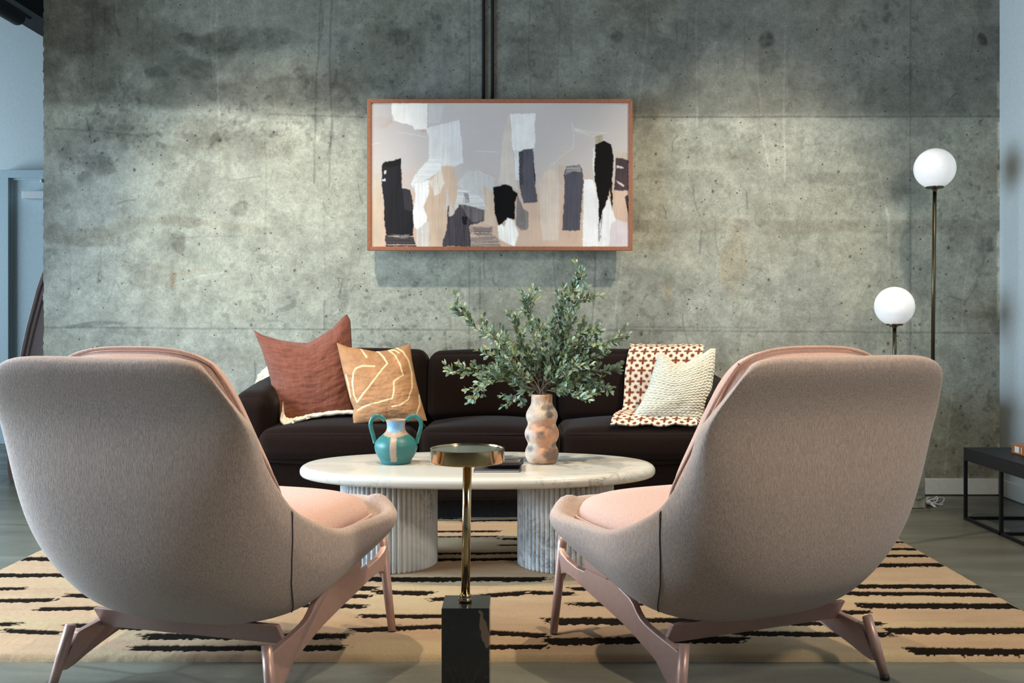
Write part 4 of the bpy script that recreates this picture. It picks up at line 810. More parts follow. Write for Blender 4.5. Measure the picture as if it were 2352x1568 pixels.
def bumpy_vase():
    sc_ = 3.93/F; c = at(1244.5, 1063, 3.93); c[2] = TZ
    pr = [(30, 0), (33, 4), (37.5, 13), (39, 22), (37.5, 31), (34, 38), (31.5, 43), (33.5, 49), (38, 57), (40, 66), (38.5, 75), (34.5, 83), (32, 88), (32.5, 94), (35.5, 101), (37, 108), (35, 117), (30, 126), (25.5, 133), (24, 140), (24.3, 150), (24.5, 157), (23.6, 159), (21.5, 158), (21, 150), (21, 135), (24, 125), (24, 20), (0.001, 18)]
    Q = np.array([(0.001, 0)]+pr, float); L = np.r_[0, np.cumsum(np.linalg.norm(np.diff(Q, axis=0), axis=1))]; L /= L[-1]; t_ = np.linspace(0, 1, 150)
    P2 = np.stack([np.interp(t_, L, Q[:, 0]), np.interp(t_, L, Q[:, 1])], 1)*sc_
    for _ in range(2): P2[1:-1] = (P2[:-2]+2*P2[1:-1]+P2[2:])/4
    n = 160; th = np.linspace(0, 2*math.pi, n, endpoint=False); wob = (fbm(150, n+1, 12, 8, 3, 4)[:, :n]-.5)
    bl = np.minimum(1, np.minimum(np.arange(n), n-np.arange(n))/14.)[None]
    R = P2[:, 0][:, None]*(1+.025*wob*bl); Z = P2[:, 1][:, None]
    G = np.stack([c[0]+R*np.cos(th)[None], c[1]+R*np.sin(th)[None], c[2]+Z+0*th[None]], -1)
    sx = (G[..., 0]-c[0])/sc_; sz = (G[..., 2]-c[2])/sc_
    f1 = fbm(150, n, 9, 4, 5, 1); f2 = fbm(150, n, 12, 6, 5, 12)
    pale = np.array([.60, .45, .34]); org = np.array([.56, .29, .17]); gry = np.array([.10, .085, .07])
    m1 = sstep(.45, .62, f1+.004*sx)[..., None]; col = pale*(1-m1)+org*m1
    spots = np.zeros_like(sx)
    for x0, z0, rx, rz in [(0, 72, 13, 9), (22, 16, 18, 12), (-18, 12, 14, 8), (16, 112, 10, 8), (10, 128, 12, 6), (-34, 60, 8, 12), (30, 45, 8, 6), (-26, 32, 8, 8)]:
        spots = np.maximum(spots, sstep(1.35, .3, np.hypot((sx-x0)/rx, (sz-z0)/rz)+(f2-.5)*4.0))
    spots = spots*(G[..., 1] < c[1]+.01); col = col*(1-.8*spots[..., None])+gry*.8*spots[..., None]
    col *= (.85+.3*fbm(150, n, 50, 12, 3, 3))[..., None]
    o = grid_obj('clay_vase', G, m_attr('smoked_terracotta', .58, 90, .1, .25, .4, .004), None, col, closed='v')
    tag(o, 'bumpy three-tiered terracotta vase with smoky grey patches on marble table', 'vase')
bumpy_vase()

def greenery():
    rnd = random.Random(11); base = at(1244, 905, 3.93)
    t = thing('leafy_branches', tuple(base), 'spray of grey-green small-leaved branches standing in terracotta vase', 'plant')
    lm = NT('green_leaf'); cc = lm.attr(); lm.color(cc); lm.p(Roughness=.42, Subsurface_Weight=0.0); lm.b.inputs['Specular IOR Level'].default_value = .4
    lm = lm.m
    paths = [[(1247, 905), (1262, 840), (1285, 760), (1292, 710), (1316, 660), (1337, 626)], [(1241, 905), (1240, 830), (1222, 760), (1214, 710), (1218, 686)], [(1240, 905), (1200, 840), (1150, 790), (1095, 755), (1072, 728), (1045, 712)],
             [(1240, 905), (1200, 868), (1150, 846), (1110, 845), (1070, 851), (1030, 852)], [(1240, 905), (1190, 885), (1150, 872), (1110, 884), (1088, 915)], [(1240, 906), (1212, 898), (1188, 905), (1172, 920)],
             [(1248, 905), (1290, 850), (1318, 785), (1342, 764), (1374, 762)], [(1248, 905), (1300, 850), (1350, 815), (1390, 790), (1434, 776)], [(1248, 905), (1310, 870), (1370, 856), (1420, 852)], [(1248, 905), (1300, 885), (1350, 878), (1394, 888)],
             [(1250, 905), (1280, 900), (1310, 902), (1338, 914)], [(1246, 905), (1275, 830), (1300, 760), (1325, 700), (1354, 682)], [(1243, 905), (1222, 830), (1195, 775), (1184, 726)], [(1246, 905), (1264, 850), (1278, 800), (1272, 742)],
             [(1242, 905), (1185, 850), (1158, 800), (1128, 772)], [(1248, 905), (1290, 870), (1340, 830), (1392, 812)], [(1240, 905), (1190, 870), (1135, 862), (1098, 890)], [(1244, 905), (1252, 840), (1246, 790), (1238, 742)],
             [(1246, 905), (1280, 860), (1310, 830), (1350, 790), (1368, 790)], [(1241, 905), (1200, 860), (1165, 830), (1120, 815)], [(1246, 905), (1258, 860), (1300, 800), (1306, 730), (1296, 690)], [(1249, 905), (1300, 878), (1340, 892), (1368, 902)],
             [(1244, 905), (1232, 862), (1214, 830), (1180, 800)], [(1246, 905), (1265, 875), (1300, 850), (1330, 840)]]
    for bi, pp in enumerate(paths):
        dz = rnd.uniform(-.17, .13); m = len(pp)
        P = np.array([at(x, y, 3.93+dz*(k/(m-1.0))**1.2) for k, (x, y) in enumerate(pp)])
        P[0] = (base[0]+rnd.uniform(-.022, .022), 3.93+rnd.uniform(-.022, .022), base[2]+.002)
        root = np.array([base[0]+rnd.uniform(-.012, .012), 3.93+rnd.uniform(-.012, .012), base[2]-.14])
        P = np.concatenate([[root], P]); S = cat_interp(P, np.linspace(0, 1, 60)); ln = np.linalg.norm(np.diff(S, axis=0), axis=1).sum()
        mb = MB(); mb.tube(S, np.linspace(.0028, .0009, 60), 6); LV = []; LF = []; LC = []
        def leaf(p, d, up, L):
            d = d/np.linalg.norm(d); w = np.cross(d, up); w /= np.linalg.norm(w)+1e-9; nrm = np.cross(w, d)
            W = L*rnd.uniform(.20, .27); cu = rnd.uniform(-.1, .18)*L
            b = len(LV); g = rnd.random()
            pts = [(0, 0, 0), (.22, .55, .02), (.55, 1.0, .04), (.82, .72, .02), (1, 0, -.02)]
            LV.append(p)
            for k in (1, 2, 3):
                a, ww, _ = pts[k]; mid = p+d*L*a+nrm*cu*a*a*1.0
                LV.extend([mid+w*W*ww+nrm*W*.25, mid, mid-w*W*ww+nrm*W*.25])
            LV.append(p+d*L+nrm*cu)
            LF.extend([(b, b+1, b+2), (b, b+2, b+3), (b+1, b+4, b+5, b+2), (b+2, b+5, b+6, b+3), (b+4, b+7, b+8, b+5), (b+5, b+8, b+9, b+6), (b+7, b+10, b+8), (b+8, b+10, b+9)])
            c1 = np.array([.10, .17, .085]); c2 = np.array([.34, .45, .36]); c3 = np.array([.30, .33, .10])
            c = c1*(1-g)+c2*g
            if rnd.random() < .22: c = c*.4+c3*.6
            LC.extend([c]*11)
        def dress(S2, start, step):
            T = np.gradient(S2, axis=0); T /= np.linalg.norm(T, axis=1, keepdims=True); L = np.r_[0, np.cumsum(np.linalg.norm(np.diff(S2, axis=0), axis=1))]
            s = start*L[-1]; k = 0
            while s < L[-1]:
                i = min(int(np.searchsorted(L, s)), len(S2)-1); p = S2[i]
                for sd in (0, 1):
                    ang = k*2.4+sd*math.pi+rnd.uniform(-.5, .5); r = np.array([math.cos(ang), math.sin(ang)*.9, math.sin(ang*1.7)]); r = r-T[i]*(r@T[i]); r /= np.linalg.norm(r)+1e-9
                    d = T[i]*rnd.uniform(.5, 1.0)+r*rnd.uniform(.6, 1.0)+np.array([0, 0, .12])
                    leaf(p, d, np.array([rnd.uniform(-.5, .5), rnd.uniform(-.9, .1), rnd.uniform(.2, 1)]), rnd.uniform(.019, .033))
                s += step*rnd.uniform(.8, 1.25); k += 1
            leaf(S2[-1], T[-1], np.array([0, -.6, .6]), .024)
        dress(S[14:], .30, .0145)
        nt_ = max(4, int(ln/.042))
        for k in range(nt_):
            i = int(np.interp(k/(nt_-1.0), [0, 1], [22, 56])); T = S[min(i+2, 59)]-S[i-2]; T /= np.linalg.norm(T)
            r = np.array([rnd.uniform(-1, 1), rnd.uniform(-1, 1)*.7, rnd.uniform(-.5, 1)]); d = T*.9+r*.75; d /= np.linalg.norm(d)
            l2 = rnd.uniform(.035, .085)*(1.1-.35*i/60.); tw = np.array([S[i]+d*l2*q+np.array([0, 0, .10*l2*q*q]) for q in np.linspace(0, 1, 12)])
            mb.tube(tw, np.linspace(.0013, .0006, 12), 5); dress(tw, .15, .0135)
        br = mb.build('branch', M['bark'], t)
        me = MB(); me.add(LV, LF); o = me.build('leaves', lm, br)
        a = o.data.color_attributes.new('tint', 'FLOAT_COLOR', 'POINT'); C4 = np.ones((len(LV), 4), np.float32); C4[:, :3] = np.array(LC); a.data.foreach_set('color', C4.ravel())
greenery()

# dark book with a black tray on it
def tray_and_book():
    A = on_z(1088, 1083, TZ+.003); w = .172; x0 = A[0]; y0 = A[1]
    b = thing('dark_book', (x0+w/2, y0+.07, TZ), 'thin navy book lying under the black tray on marble table', 'book')
    MB().bb(x0, x0+w, y0, y0+.125, TZ, TZ+.0015).bb(x0, x0+w, y0, y0+.125, TZ+.0065, TZ+.008).build('cover', M['navy'], b)
    MB().bb(x0+.003, x0+w-.003, y0+.003, y0+.121, TZ+.0015, TZ+.0065).build('pages', M['cream_page'], b)
    z0 = TZ+.008; tx0, tx1, ty0, ty1 = x0+.035, x0+w+.012, y0+.022, y0+.175
    u = np.linspace(-1, 1, 41); U, V = np.meshgrid(u, u, indexing='ij'); r = np.maximum(np.abs(U), np.abs(V))
    corner = np.clip((np.abs(U)+np.abs(V)-1.5)*2, 0, 1)
    top = z0+.003+.016*sstep(.72, 1.0, r)+.004*corner
    X = tx0+(U+1)/2*(tx1-tx0); Y = ty0+(V+1)/2*(ty1-ty0)
    X2 = (X-(tx0+tx1)/2)*(1-.12*sstep(1.0, .8, r)*0)+(tx0+tx1)/2
    A_ = np.stack([X2, Y, top], -1); B_ = np.stack([X2, Y, top-.0028], -1); B_[..., 2] = np.maximum(B_[..., 2], z0+.0002)
    mb = MB(); n = 41; N = n*n; fa = [(i*n+j, i*n+j+1, (i+1)*n+j+1, (i+1)*n+j) for i in range(n-1) for j in range(n-1)]
    ids = [j for j in range(n)]+[i*n+n-1 for i in range(1, n)]+[(n-1)*n+j for j in range(n-2, -1, -1)]+[i*n for i in range(n-2, 0, -1)]
    side = [(ids[k], ids[(k+1) % len(ids)], ids[(k+1) % len(ids)]+N, ids[k]+N) for k in range(len(ids))]
    mb.add(np.concatenate([A_.reshape(-1, 3), B_.reshape(-1, 3)]), fa+[tuple(k+N for k in f)[::-1] for f in fa]+side)
    o = mb.build('square_tray', M['black_glaze'])
    tag(o, 'small black square tray with raised rim lying on the navy book', 'tray')
tray_and_book()

# ------------------------------------------------------------------ brass drink table in front
def drink_table():
    d1 = 2.48; zt = .25; s = .12; x0 = (1014-CX)*d1/F; x1 = (1124-CX)*d1/F; cx = (x0+x1)/2; cy = d1+s/2
    t = thing('drinks_table', (cx, cy, 0), 'slim brass drinks table on tall black marble block, in front of coffee table', 'table')
    MB().bb(x0, x1, d1, d1+s, 0, zt).build('base_block', M['marble_black'], t, bevel=.0015)
    pc = at(1069, 1385, cy); tc = at(1073.5, 1030, cy); ztop = H-295.5*cy/F
    MB().tube([(pc[0], cy, zt), (tc[0], cy, ztop-.034)], .0112, 32).build('pole', M['brass'], t)
    MB().lathe([(.0125, 0), (.0165, .002), (.0175, .005), (.0165, .009), (.0135, .012), (.0150, .015), (.0150, .018), (.0115, .021)], 40, (pc[0], cy, zt)).build('pole_collar', M['brass'], t)
    c = (tc[0], cy, ztop)
    MB().lathe([(.001, -.036), (.0905, -.036), (.0935, -.034), (.0945, -.030), (.0945, 0.0), (.0935, .0006), (.0905, .0006), (.0895, -.002), (.0890, -.006), (.001, -.006)], 128, c).build('tray_rim', M['brass'], t, split=True)
    MB().lathe([(.0885, -.0058), (.0885, -.0025), (.001, -.0025)], 96, c).build('tabletop', M['disc_top'], t, split=True)
drink_table()

# ------------------------------------------------------------------ sofa
def rbox(c, half, r, crown=(0, 0, 0), n=22, wob=0.0, seed=0):
    """rounded, puffed cushion as one grid of six welded-looking faces (shared by construction of a cube sphere)"""
    c = np.array(c, float); half = np.array(half, float); idx = {}; V = []; Fc = []
    lin_ = np.linspace(-1, 1, n)
    lin_ = np.sign(lin_)*(1-(1-np.abs(lin_))**1.35)
    def vid(p):
        k = tuple(np.round(p, 5))
        if k not in idx: idx[k] = len(V); V.append(p)
        return idx[k]
    for ax in range(3):
        for sg in (-1, 1):
            a, b = [k for k in range(3) if k != ax]
            for i in range(n-1):
                for j in range(n-1):
                    q = []
                    for (ii, jj) in ((i, j), (i+1, j), (i+1, j+1), (i, j+1)):
                        p = np.zeros(3); p[ax] = sg; p[a] = lin_[ii]; p[b] = lin_[jj]; q.append(vid(p))
                    flip = (sg > 0) != (ax == 1)
                    Fc.append(tuple(q) if flip else tuple(q[::-1]))
    V = np.array(V); P = V*half; Q = np.clip(P, -(half-r), half-r); D = P-Q; ln = np.linalg.norm(D, axis=1, keepdims=True); D = np.where(ln > 1e-9, D/np.maximum(ln, 1e-9), 0)
    out = Q+D*np.minimum(r, 1e9)
    for ax in range(3):
        if crown[ax]:
            a, b = [k for k in range(3) if k != ax]
            out[:, ax] += np.sign(V[:, ax])*crown[ax]*np.abs(V[:, ax])**2*(1-V[:, a]**2)**.7*(1-V[:, b]**2)**.7
    if wob:
        r_ = np.random.RandomState(seed); k1 = r_.rand(3, 6)*14-7; ph = r_.rand(6)*6
        for q in range(6): out[:, 2] += wob*np.sin(out@k1[:, q]+ph[q])*.4; out[:, 1] += wob*np.cos(out@k1[:, q]*1.3+ph[q])*.4
    return out+c, Fc
def sofa():
    t = thing('sofa', (-.13, 5.0, .016), 'dark brown velvet three-seat sofa against concrete wall', 'sofa')
    def R(name, x0, x1, y0, y1, z0, z1, r, crown=(0, 0, 0), parent=t, wob=.0, seed=1, n=22):
        V, Fc = rbox(((x0+x1)/2, (y0+y1)/2, (z0+z1)/2), ((x1-x0)/2, (y1-y0)/2, (z1-z0)/2), r, crown, n, wob, seed)
        mb = MB(); mb.add(V, Fc); return mb.build(name, M['velvet'], parent)
    R('base', -1.235, .965, 4.66, 5.42, .12, .335, .025)
    MB().bb(-1.18, .91, 4.80, 5.38, .0165, .125).build('plinth', M['black_wood'], t)
    R('backrest', -1.30, 1.03, 5.20, 5.43, .20, .735, .06)
    xs = [-1.135, -.463, .197, .872]
    for k in range(3):
        x0, x1 = xs[k], xs[k+1]
        if k == 0: x0 -= .075
        if k == 2: x1 += .075
        s = R('seat_cushion', x0+.003, x1-.003, 4.605, 5.10, .312, .455, .045, (0.006, .018, .042), wob=.0035, seed=k+3, n=30)
        # piping along the upper and lower front edges
        for z in (.436, .326):
            MB().tube(np.array([(x, 4.605+.014-.017*(1-(2*(x-x0)/(x1-x0)-1)**2)**.6, z) for x in np.linspace(x0+.03, x1-.03, 30)]), .0028, 8).build('piping', M['velvet'], s)
    for k in range(3):
        x0, x1 = xs[k]+(-.01 if k == 0 else 0), xs[k+1]+(.01 if k == 2 else 0)
        V, Fc = rbox(((x0+x1)/2, 5.12, .63), ((x1-x0)/2-.003, .095, .180), .060, (.004, .045, .008), 26, .004, 12+k)
        V[:, 1] += (V[:, 2]-.45)*.22
        mb = MB(); mb.add(V, Fc); mb.build('back_cushion', M['velvet'], t)
    for s in (-1, 1):
        # arm: rounded top, sloping and flaring a little outwards
        xi = -1.135 if s < 0 else .872; xo = xi+s*.20
        V, Fc = rbox((0, 0, 0), (.098, .38, .245), .075, (0, .02, .015), 26, .002, 40+s)
        top = (V[:, 2]+.245)/.49
        V[:, 0] = V[:, 0]*(.86+.18*top); V[:, 2] += .03*(V[:, 1]/.38)*top; V[:, 1] += -.03*top*(V[:, 1] < 0)
        V[:, 0] += (xi+xo)/2+s*.012*top; V[:, 1] += 5.04; V[:, 2] += .41
        mb = MB(); mb.add(V, Fc); mb.build('arm', M['velvet'], t)
    for x in (-1.15, .88):
        for y in (4.74, 5.33): MB().tube([(x, y, .016), (x, y, .17)], [.018, .024], 16).build('leg', M['black_wood'], t)
sofa()

# ------------------------------------------------------------------ cushions on the sofa
def coons(top, right, bottom, left, n, m):
    """top: TL->TR, right: TR->BR, bottom: BL->BR, left: TL->BL (px)"""
    u = np.linspace(0, 1, m); v = np.linspace(0, 1, n)
    def sm(P, t):
        q = poly_interp(P, t)
        for _ in range(3): q[1:-1] = (q[:-2]+2*q[1:-1]+q[2:])/4
        return q
    T = sm(top, u); B = sm(bottom, u); L = sm(left, v); R = sm(right, v)
    U, V = u[None, :, None], v[:, None, None]
    S = (1-V)*T[None]+V*B[None]+(1-U)*L[:, None]+U*R[:, None]-((1-U)*(1-V)*T[0]+U*(1-V)*T[-1]+(1-U)*V*B[0]+U*V*B[-1])
    return S
def pillow(name, label, cat, curves, d0, d1, th, mat, n=90, m=90, colf=None, hf=None, wr=1.0, seed=0, zfloor=None):
    S = coons(*curves, n, m); v = np.linspace(0, 1, n)[:, None]; u = np.linspace(0, 1, m)[None]
    ys = S[..., 1]; f = (ys-ys.min())/(ys.max()-ys.min()); D = d1+(d0-d1)*f
    C = np.stack([(S[..., 0]-CX)*D/F, D, H-(S[..., 1]-CY)*D/F], -1)
    bul = (np.clip(1-np.abs(2*u-1)**2.6, 0, 1)*np.clip(1-np.abs(2*v-1)**2.6, 0, 1))**.62*th/2
    w = (fbm(n, m, 5, 4, 4, seed)-.5)*.016*wr+(fbm(n, m, 14, 5, 3, seed+3)-.5)*.010*wr
    bul = bul+w*np.clip(bul/(th*.3), 0, 1)
    N = np.array([0, -math.cos(.2), math.sin(.2)])
    hh = hf(u, v, S) if hf is not None else 0
    A = C+N*(bul+hh*np.clip(bul/(th*.08), 0, 1))[..., None]; B = C-N*(bul*.75)[..., None]
    # one closed skin: front then back
    G = np.concatenate([A, B[:, ::-1][:, 1:-1]], 1)
    col = None
    if colf is not None:
        cc = colf(u, v, S); col = np.concatenate([cc, cc[:, ::-1][:, 1:-1]], 1)
    o = grid_obj(name, G, mat, None, col, closed='v')
    # close the top and bottom seams
    tag(o, label, cat, 'throw pillows on the sofa'); return o
rust = fabric('rust_linen', (.27, .085, .050), (.155, .048, .030), 420, .4, .6, .25, .9, .35)
def slub(u, v, S):
    n, m = S.shape[:2]; b = np.array([.170, .056, .035])
    f = .5*fbm(n, m, 70, 12, 2, 5)+.5*fbm(n, m, 12, 70, 2, 8); return b*(.62+.8*f)[..., None]
pillow('throw_pillow', 'large rust brown linen pillow with tall pointed corners at left end of sofa', 'pillow',
       ([(582, 757), (600, 768), (640, 780), (680, 786), (707, 787), (730, 775), (765, 752), (790, 725), (797, 721)], [(797, 721), (805, 735), (808, 790), (809, 850), (812, 900), (812, 945)], [(622, 977), (660, 974), (720, 966), (790, 956), (812, 945)], [(582, 757), (600, 800), (613, 840), (621, 870), (625, 900), (625, 940), (622, 977)]),
       4.80, 5.00, .17, m_attr('rust_linen_weave', .9, 500, .15, .5, .1, .003, .2), 130, 130, slub, seed=3, wr=1.2)
tl = [[(1070, 335), (1105, 365), (1135, 405), (1160, 443)], [(1200, 360), (1260, 400), (1300, 445), (1330, 495), (1260, 585), (1180, 690), (1080, 805), (1052, 740), (1045, 640), (1055, 570), (1075, 535), (1130, 515), (1228, 518)],
      [(1330, 372), (1390, 425), (1430, 500), (1458, 590), (1385, 640), (1385, 720), (1370, 780), (1250, 810), (1150, 835), (1080, 868)], [(1395, 355), (1450, 390), (1495, 460), (1520, 560), (1528, 680), (1500, 780), (1440, 830), (1368, 842)],
      [(1350, 372), (1385, 378), (1418, 400)], [(1580, 740), (1588, 820), (1560, 898)], [(985, 580), (1005, 650), (1020, 760)]]
def tan(u, v, S):
    n, m = S.shape[:2]; x = (S[..., 0]-520)*3.564; y = (S[..., 1]-700)*3.564
    f = fbm(n, m, 6, 5, 5, 9); c = np.array([.37, .190, .092])*(.72+.56*f)[..., None]
    k = np.zeros((n, m)); wob = (fbm(n, m, 8, 8, 3, 2)-.5)*4; wd = 4.5+3*fbm(n, m, 10, 10, 2, 6)
    for P in tl: k = np.maximum(k, sstep(wd+1.8, wd-1.5, seg_dist(x+wob, y+wob, P)))
    return c*(1-k[..., None])+np.array([.70, .55, .32])*k[..., None]
pillow('throw_pillow', 'tan pillow painted with loose cream lines, leaning beside the rust pillow', 'pillow',
       ([(773, 786), (800, 797), (830, 801), (862, 807), (890, 804), (915, 797), (942, 789)], [(942, 789), (947, 830), (957, 880), (968, 920), (981, 966)], [(812, 972), (850, 970), (900, 966), (950, 968), (981, 966)], [(773, 786), (785, 840), (797, 890), (805, 920), (813, 940), (810, 955), (812, 972)]),
       4.68, 4.86, .15, m_attr('painted_cotton', .85, 300, .06, .25, .15, .003), 240, 240, tan, seed=8, wr=1.2)
def knit_h(u, v, S):
    n, m = S.shape[:2]; rows = 25; cols = 15
    ph = v*rows+.35*np.sin(u*cols*2*math.pi)*.4+u*1.2
    r = np.abs(np.sin(ph*math.pi)); b = .5+.5*np.cos(u*cols*2*math.pi+np.floor(ph)*math.pi)
    return .0075*r*(.55+.45*b)
def knit_c(u, v, S):
    n, m = S.shape[:2]; return np.array([.58, .55, .46])*(.9+.2*fbm(n, m, 20, 20, 3, 5))[..., None]
pillow('throw_pillow', 'cream chunky knitted pillow with ridges at right end of sofa', 'pillow',
       ([(1516, 803), (1527, 815), (1545, 832), (1556, 837), (1575, 833), (1610, 815), (1632, 800), (1644, 800)], [(1644, 800), (1641, 850), (1634, 900), (1626, 930), (1617, 950), (1618, 985)], [(1448, 964), (1500, 962), (1550, 966), (1600, 975), (1618, 985)], [(1516, 803), (1500, 850), (1488, 890), (1475, 920), (1462, 940), (1448, 964)]),
       4.68, 4.88, .15, m_attr('knitted_wool', .95, 300, .10, .4, .1, .003, .2), 330, 240, knit_c, knit_h, seed=15, wr=.8)

# ------------------------------------------------------------------ throws
def pattern_throw():
    path = [(5.44, .60), (5.43, .70), (5.40, .758), (5.33, .765), (5.24, .815), (5.17, .832), (5.09, .82), (5.045, .78), (5.005, .70), (4.985, .60), (4.965, .54), (4.93, .513), (4.86, .516), (4.78, .517), (4.70, .509), (4.65, .494), (4.615, .474)]
    n, m = 520, 260
    C = poly_interp(np.array(path), np.linspace(0, 1, n))
    for _ in range(6): C[1:-1] = (C[:-2]+2*C[1:-1]+C[2:])/4
    L = np.r_[0, np.cumsum(np.linalg.norm(np.diff(C, axis=0), axis=1))]; s = L[:, None]+np.zeros((n, m)); u = np.linspace(0, 1, m)[None]
    y = C[:, 0]; xl = np.interp(y, [4.61, 4.70, 4.90, 5.0, 5.1, 5.45], [.425, .45, .505, .535, .575, .60]); xr = np.interp(y, [4.61, 4.90, 5.0, 5.1, 5.45], [.83, .86, .91, .955, .96])
    X = xl[:, None]+(xr-xl)[:, None]*u; w1 = fbm(n, m, 12, 6, 3, 3)-.5
    Y = y[:, None]-.012*np.abs(w1)*(s < 99); Z = C[:, 1][:, None]+.008*(w1+.5)
    fr = sstep(4.70, 4.62, Y); Z = Z+fr*.004*np.sin(u*19)
    # printed motif: dots and four-petal crosses in offset rows
    W = .0275; a = (X-xl[:, None])/W; b = s/W
    i = np.floor(a/1.0); cx = a-i-.5; rowi = np.floor(b); cy = b-rowi-.5
    par = (rowi % 2).astype(int); odd = (np.floor(a) % 2)
    kx = (a % 2.0)-1.0; ky = (b % 2.0)-1.0          # 2x2 cell, cross in centre, dots at corners
    r = np.hypot(kx, ky); ang = np.arctan2(ky, kx)
    pw = lambda q: .23*np.sin(np.clip(np.abs(q)/.86, 0, 1)*math.pi)**.8+.02
    petal = ((np.abs(kx) < .86) & (np.abs(ky) < pw(kx))) | ((np.abs(ky) < .86) & (np.abs(kx) < pw(ky)))
    dx = np.minimum(a % 2.0, 2-(a % 2.0)); dy = np.minimum(b % 2.0, 2-(b % 2.0)); dot = np.hypot(dx, dy) < .36
    k = (petal | dot).astype(float)
    for _ in range(1): k[1:-1] = (k[:-2]+2*k[1:-1]+k[2:])/4; k[:, 1:-1] = (k[:, :-2]+2*k[:, 1:-1]+k[:, 2:])/4
    col = np.array([.68, .59, .48])*(1-k[..., None])+np.array([.17, .045, .022])*k[..., None]
    T = np.gradient(C, axis=0); T /= np.linalg.norm(T, axis=1, keepdims=True)+1e-9; Nn = np.stack([-T[:, 1], T[:, 0]], 1)
    if Nn[n//2+30, 0] > 0: Nn = -Nn
    top = np.stack([X, Y+Nn[:, 0:1]*.006, Z+Nn[:, 1:2]*.006], -1); bot = np.stack([X, Y, Z], -1)
    G = np.concatenate([top, bot[:, ::-1]], 1); cc = np.concatenate([col, col[:, ::-1]], 1)
    o = grid_obj('patterned_throw', G, m_attr('printed_cotton', .9, 300, .06, .3, .1, .003), None, cc, closed='v')
    tag(o, 'cream throw printed with brown crosses and dots, draped over right end of sofa', 'blanket')
pattern_throw()
def sherpa():
    r = fbm(150, 130, 50, 44, 3, 5)
    # one sheet: from the arm top, down its inner side, over the seat under the pillows
    n, m = 130, 150
    u = np.linspace(0, 1, n); path = np.array([(-1.43, 5.37, .58), (-1.40, 5.35, .66), (-1.34, 5.33, .715), (-1.20, 5.26, .715), (-1.115, 5.16, .60), (-1.108, 5.10, .525), (-1.06, 5.0, .508), (-.92, 5.0, .512), (-.80, 5.0, .512), (-.745, 5.0, .510)])
    A = poly_interp(path, u)
    fr = np.array([(-1.32, 5.24, .62), (-1.29, 5.20, .675), (-1.22, 5.16, .690), (-1.150, 4.98, .655), (-1.128, 4.78, .56), (-1.123, 4.70, .485), (-1.10, 4.690, .470), (-.98, 4.735, .507), (-.86, 4.755, .520), (-.735, 4.765, .523)])
    B = poly_interp(fr, u); v = np.linspace(0, 1, m)[None, :, None]
    G = A[:, None]*(1-v)+B[:, None]*v; rr = fbm(n, m, 60, 60, 2, 7)
    G[..., 2] += .010*rr+.006; G[..., 1] -= .012*(rr-.5)
    D = G.copy(); D[..., 2] -= .014
    Gc = np.concatenate([G, D[:, ::-1]], 1)
    o = grid_obj('sherpa_throw', Gc, M['sherpa'], None, None, closed='v')
    tag(o, 'cream fleece throw lying over left arm and seat under the rust pillow', 'blanket')
sherpa()

# ------------------------------------------------------------------ lamps on marble pedestal, cord
def lamps():
    px_ = 2.005; r = (2126-CX)*5.1/F-px_+.0
    t = thing('pedestal', (1.98, 5.2, 0), 'veined dark marble pedestal behind right chair, carrying two globe lamps', 'pedestal')
    xr = (2126-CX)*5.10/F; MB().bb(xr-.25, xr, 5.10, 5.34, 0, .60).build('pedestal_body', M['marble_dark'], t, bevel=.008)
    MB().bb(xr-.29, xr+.055, 5.08, 5.36, .60, .622).build('pedestal_top', M['marble_dark'], t, bevel=.004)
    for gx, gy, gr, px2, lab in ((2147, 387, 46, 2142, 'tall lamp with white glass globe on slim dark brass stem, at far right'), (2054.5, 703, 44.5, 2055, 'shorter lamp with white glass globe on dark brass stem, behind right chair')):
        d = 5.19; c = at(gx, gy, d); R = gr*d/F; b = at(px2, 860, d)
        q = thing('globe_lamp', (b[0], d, .622), lab, 'lamp', 0, 'white globe lamps')
        zc = c[2]-math.sqrt(max(R*R-(.40*R)**2, 0))
        g = MB(); a0 = math.asin(.40); prof = [(R*math.sin(a), -R*math.cos(a)) for a in np.linspace(a0, math.pi-.001, 60)]
        g.lathe(prof, 96, tuple(c)); g.build('globe', M['glass_globe'], q)
        MB().lathe([(.40*R, 0.0), (.425*R, -.001), (.43*R, -.006), (.40*R, -.010), (.16*R, -.014), (.10*R, -.022), (.09*R, -.03)], 48, (c[0], c[1], zc+.003)).build('globe_holder', M['dark_brass'], q, split=True)
        MB().tube([(b[0], d, .625), (b[0]+(c[0]-b[0])*.45, d, (.625+zc)/2), (c[0], d, zc-.01)], .0098, 20).build('stem', M['dark_brass'], q)
        MB().lathe([(.021, 0), (.021, .012), (.012, .018), (.009, .022)], 32, (b[0], d, .622)).build('lamp_base', M['dark_brass'], q, split=True)
lamps()
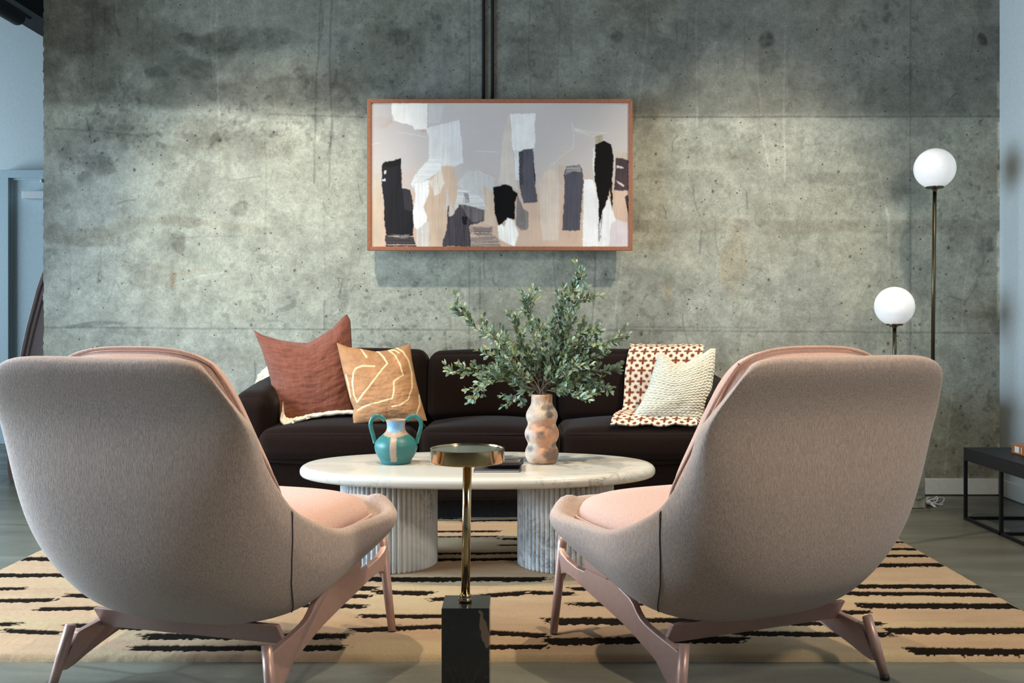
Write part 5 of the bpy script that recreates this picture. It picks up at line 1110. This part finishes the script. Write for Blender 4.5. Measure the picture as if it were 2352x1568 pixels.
def cord():
    g = lambda x, y, z=.004: on_z(x, y, z)
    t = thing('power_cord', tuple(g(2140, 1155, 0)), 'tangled white power cord with plug on floor beside marble pedestal', 'cord')
    P = [g(2118, 1150), g(2128, 1152), g(2140, 1150), g(2150, 1146), g(2160, 1142, .012), g(2168, 1144, .012), g(2166, 1152), g(2156, 1158), g(2144, 1156), g(2134, 1148, .02), g(2144, 1146, .02), g(2152, 1140, .025), g(2152, 1150, .01), g(2140, 1154, .006), g(2128, 1148, .02), g(2134, 1142, .03), g(2142, 1148, .01), g(2150, 1156, .005), g(2160, 1160, .005), g(2166, 1157, .005)]
    MB().tube(cat_interp(P, np.linspace(0, 1, 160)), .0034, 8).build('cable', M['white_cord'], t)
    a, b = g(2132, 1154, .012), g(2148, 1164, .006)
    MB().tube([a, a+(b-a)*.2, a+(b-a)*.9, b], [.006, .009, .007, .003], 12).build('plug', M['white_cord'], t)
    MB().tube([g(2132, 1153, .0), g(2132, 1153, .030), g(2132, 1153, .034)], [.009, .009, .012], 12).build('switch', plain('grey_plastic', (.36, .40, .45), .5), t)
cord()

# ------------------------------------------------------------------ black side table at right, book on it
def side_table():
    x0, x1 = 2.162, 2.625; yb = 4.833; yf = 3.70; zt = .349
    t = thing('side_table', ((x0+x1)/2, (yb+yf)/2, 0), 'low black wood bench table on thin square metal frame by right wall', 'table')
    MB().bb(x0, x1, yf, yb, zt-.062, zt).build('tabletop', M['black_wood'], t, bevel=.002)
    s = .014
    for y in (yb, 4.463+s, yf+s):
        for x in (x0, x1-s): MB().bb(x, x+s, y-s, y, 0, zt-.061).build('leg', M['black_metal'], t)
        MB().bb(x0+s, x1-s, y-s, y, 0, s).build('bottom_rail', M['black_metal'], t)
    for x in (x0, x1-s): MB().bb(x, x+s, yf+s, yb-s, .0002, s).build('bottom_rail', M['black_metal'], t)
    x = 2.291; b = thing('leather_book', (x+.1, 4.5, zt), 'tan leather-bound book with white spine label on black table', 'book')
    MB().bb(x, x+.22, 4.34, 4.625, zt, zt+.046).build('cover', M['leather'], b, bevel=.004)
    MB().bb(x-.0012, x+.001, 4.552, 4.592, zt+.009, zt+.037).build('spine_label', M['paper'], b)
    MB().bb(x-.0012, x+.001, 4.528, 4.534, zt+.008, zt+.038).build('spine_band', M['cream_page'], b)
side_table()

# ------------------------------------------------------------------ mauve rounded shell seen behind the wall's left edge
def mauve_board():
    d = 5.95; L = [(98, 622), (84, 660), (72, 705), (60, 750), (50, 795), (44, 825), (30, 900), (19, 980), (15, 1045), (16, 1085), (20, 1106), (26, 1110)]
    P = np.array([[(x-CX)*d/F, H-(y-CY)*d/F] for x, y in L]); P[:, 1] = np.maximum(P[:, 1], 0.0)
    P[-1, 1] = 0; apex = np.array([P[0, 0]+.13, P[0, 1]+.10]); 
    left = np.concatenate([[[apex[0], apex[1]]], P]); xc = apex[0]+.10
    left = np.concatenate([[[xc, apex[1]+.02]], left]); left = poly_interp(left, np.linspace(0, 1, 60))
    right = left[::-1].copy(); right[:, 0] = 2*xc-right[:, 0]; out = np.concatenate([left, right[1:-1]])
    cen = np.array([xc, .55]); inn = cen+(out-cen)*np.array([.955, .955]); inn2 = cen+(out-cen)*.905
    t = thing('mauve_panel', (xc, d+.03, 0), 'tall mauve rounded panel with raised rim, half hidden behind concrete wall', 'panel')
    def rim(a, b, y0, y1, name):
        n = len(a); V = [(p[0], y0, p[1]) for p in a]+[(p[0], y0, p[1]) for p in b]+[(p[0], y1, p[1]) for p in a]+[(p[0], y1, p[1]) for p in b]; Fc = []
        for k in range(n):
            j = (k+1) % n; Fc += [(k, j, n+j, n+k), (2*n+k, 3*n+k, 3*n+j, 2*n+j), (k, 2*n+k, 2*n+j, j), (n+k, n+j, 3*n+j, 3*n+k)]
        mb = MB(); mb.add(V, Fc); mb.build(name, M['pink_board'], t, bevel=.004)
    rim(out, inn, d, d+.07, 'outer_rim'); rim(inn, inn2, d+.018, d+.06, 'inner_rim')
    MB().prism([tuple(p) for p in inn2], 'y', d+.035, d+.05).build('panel_face', M['pink_board'], t)
mauve_board()
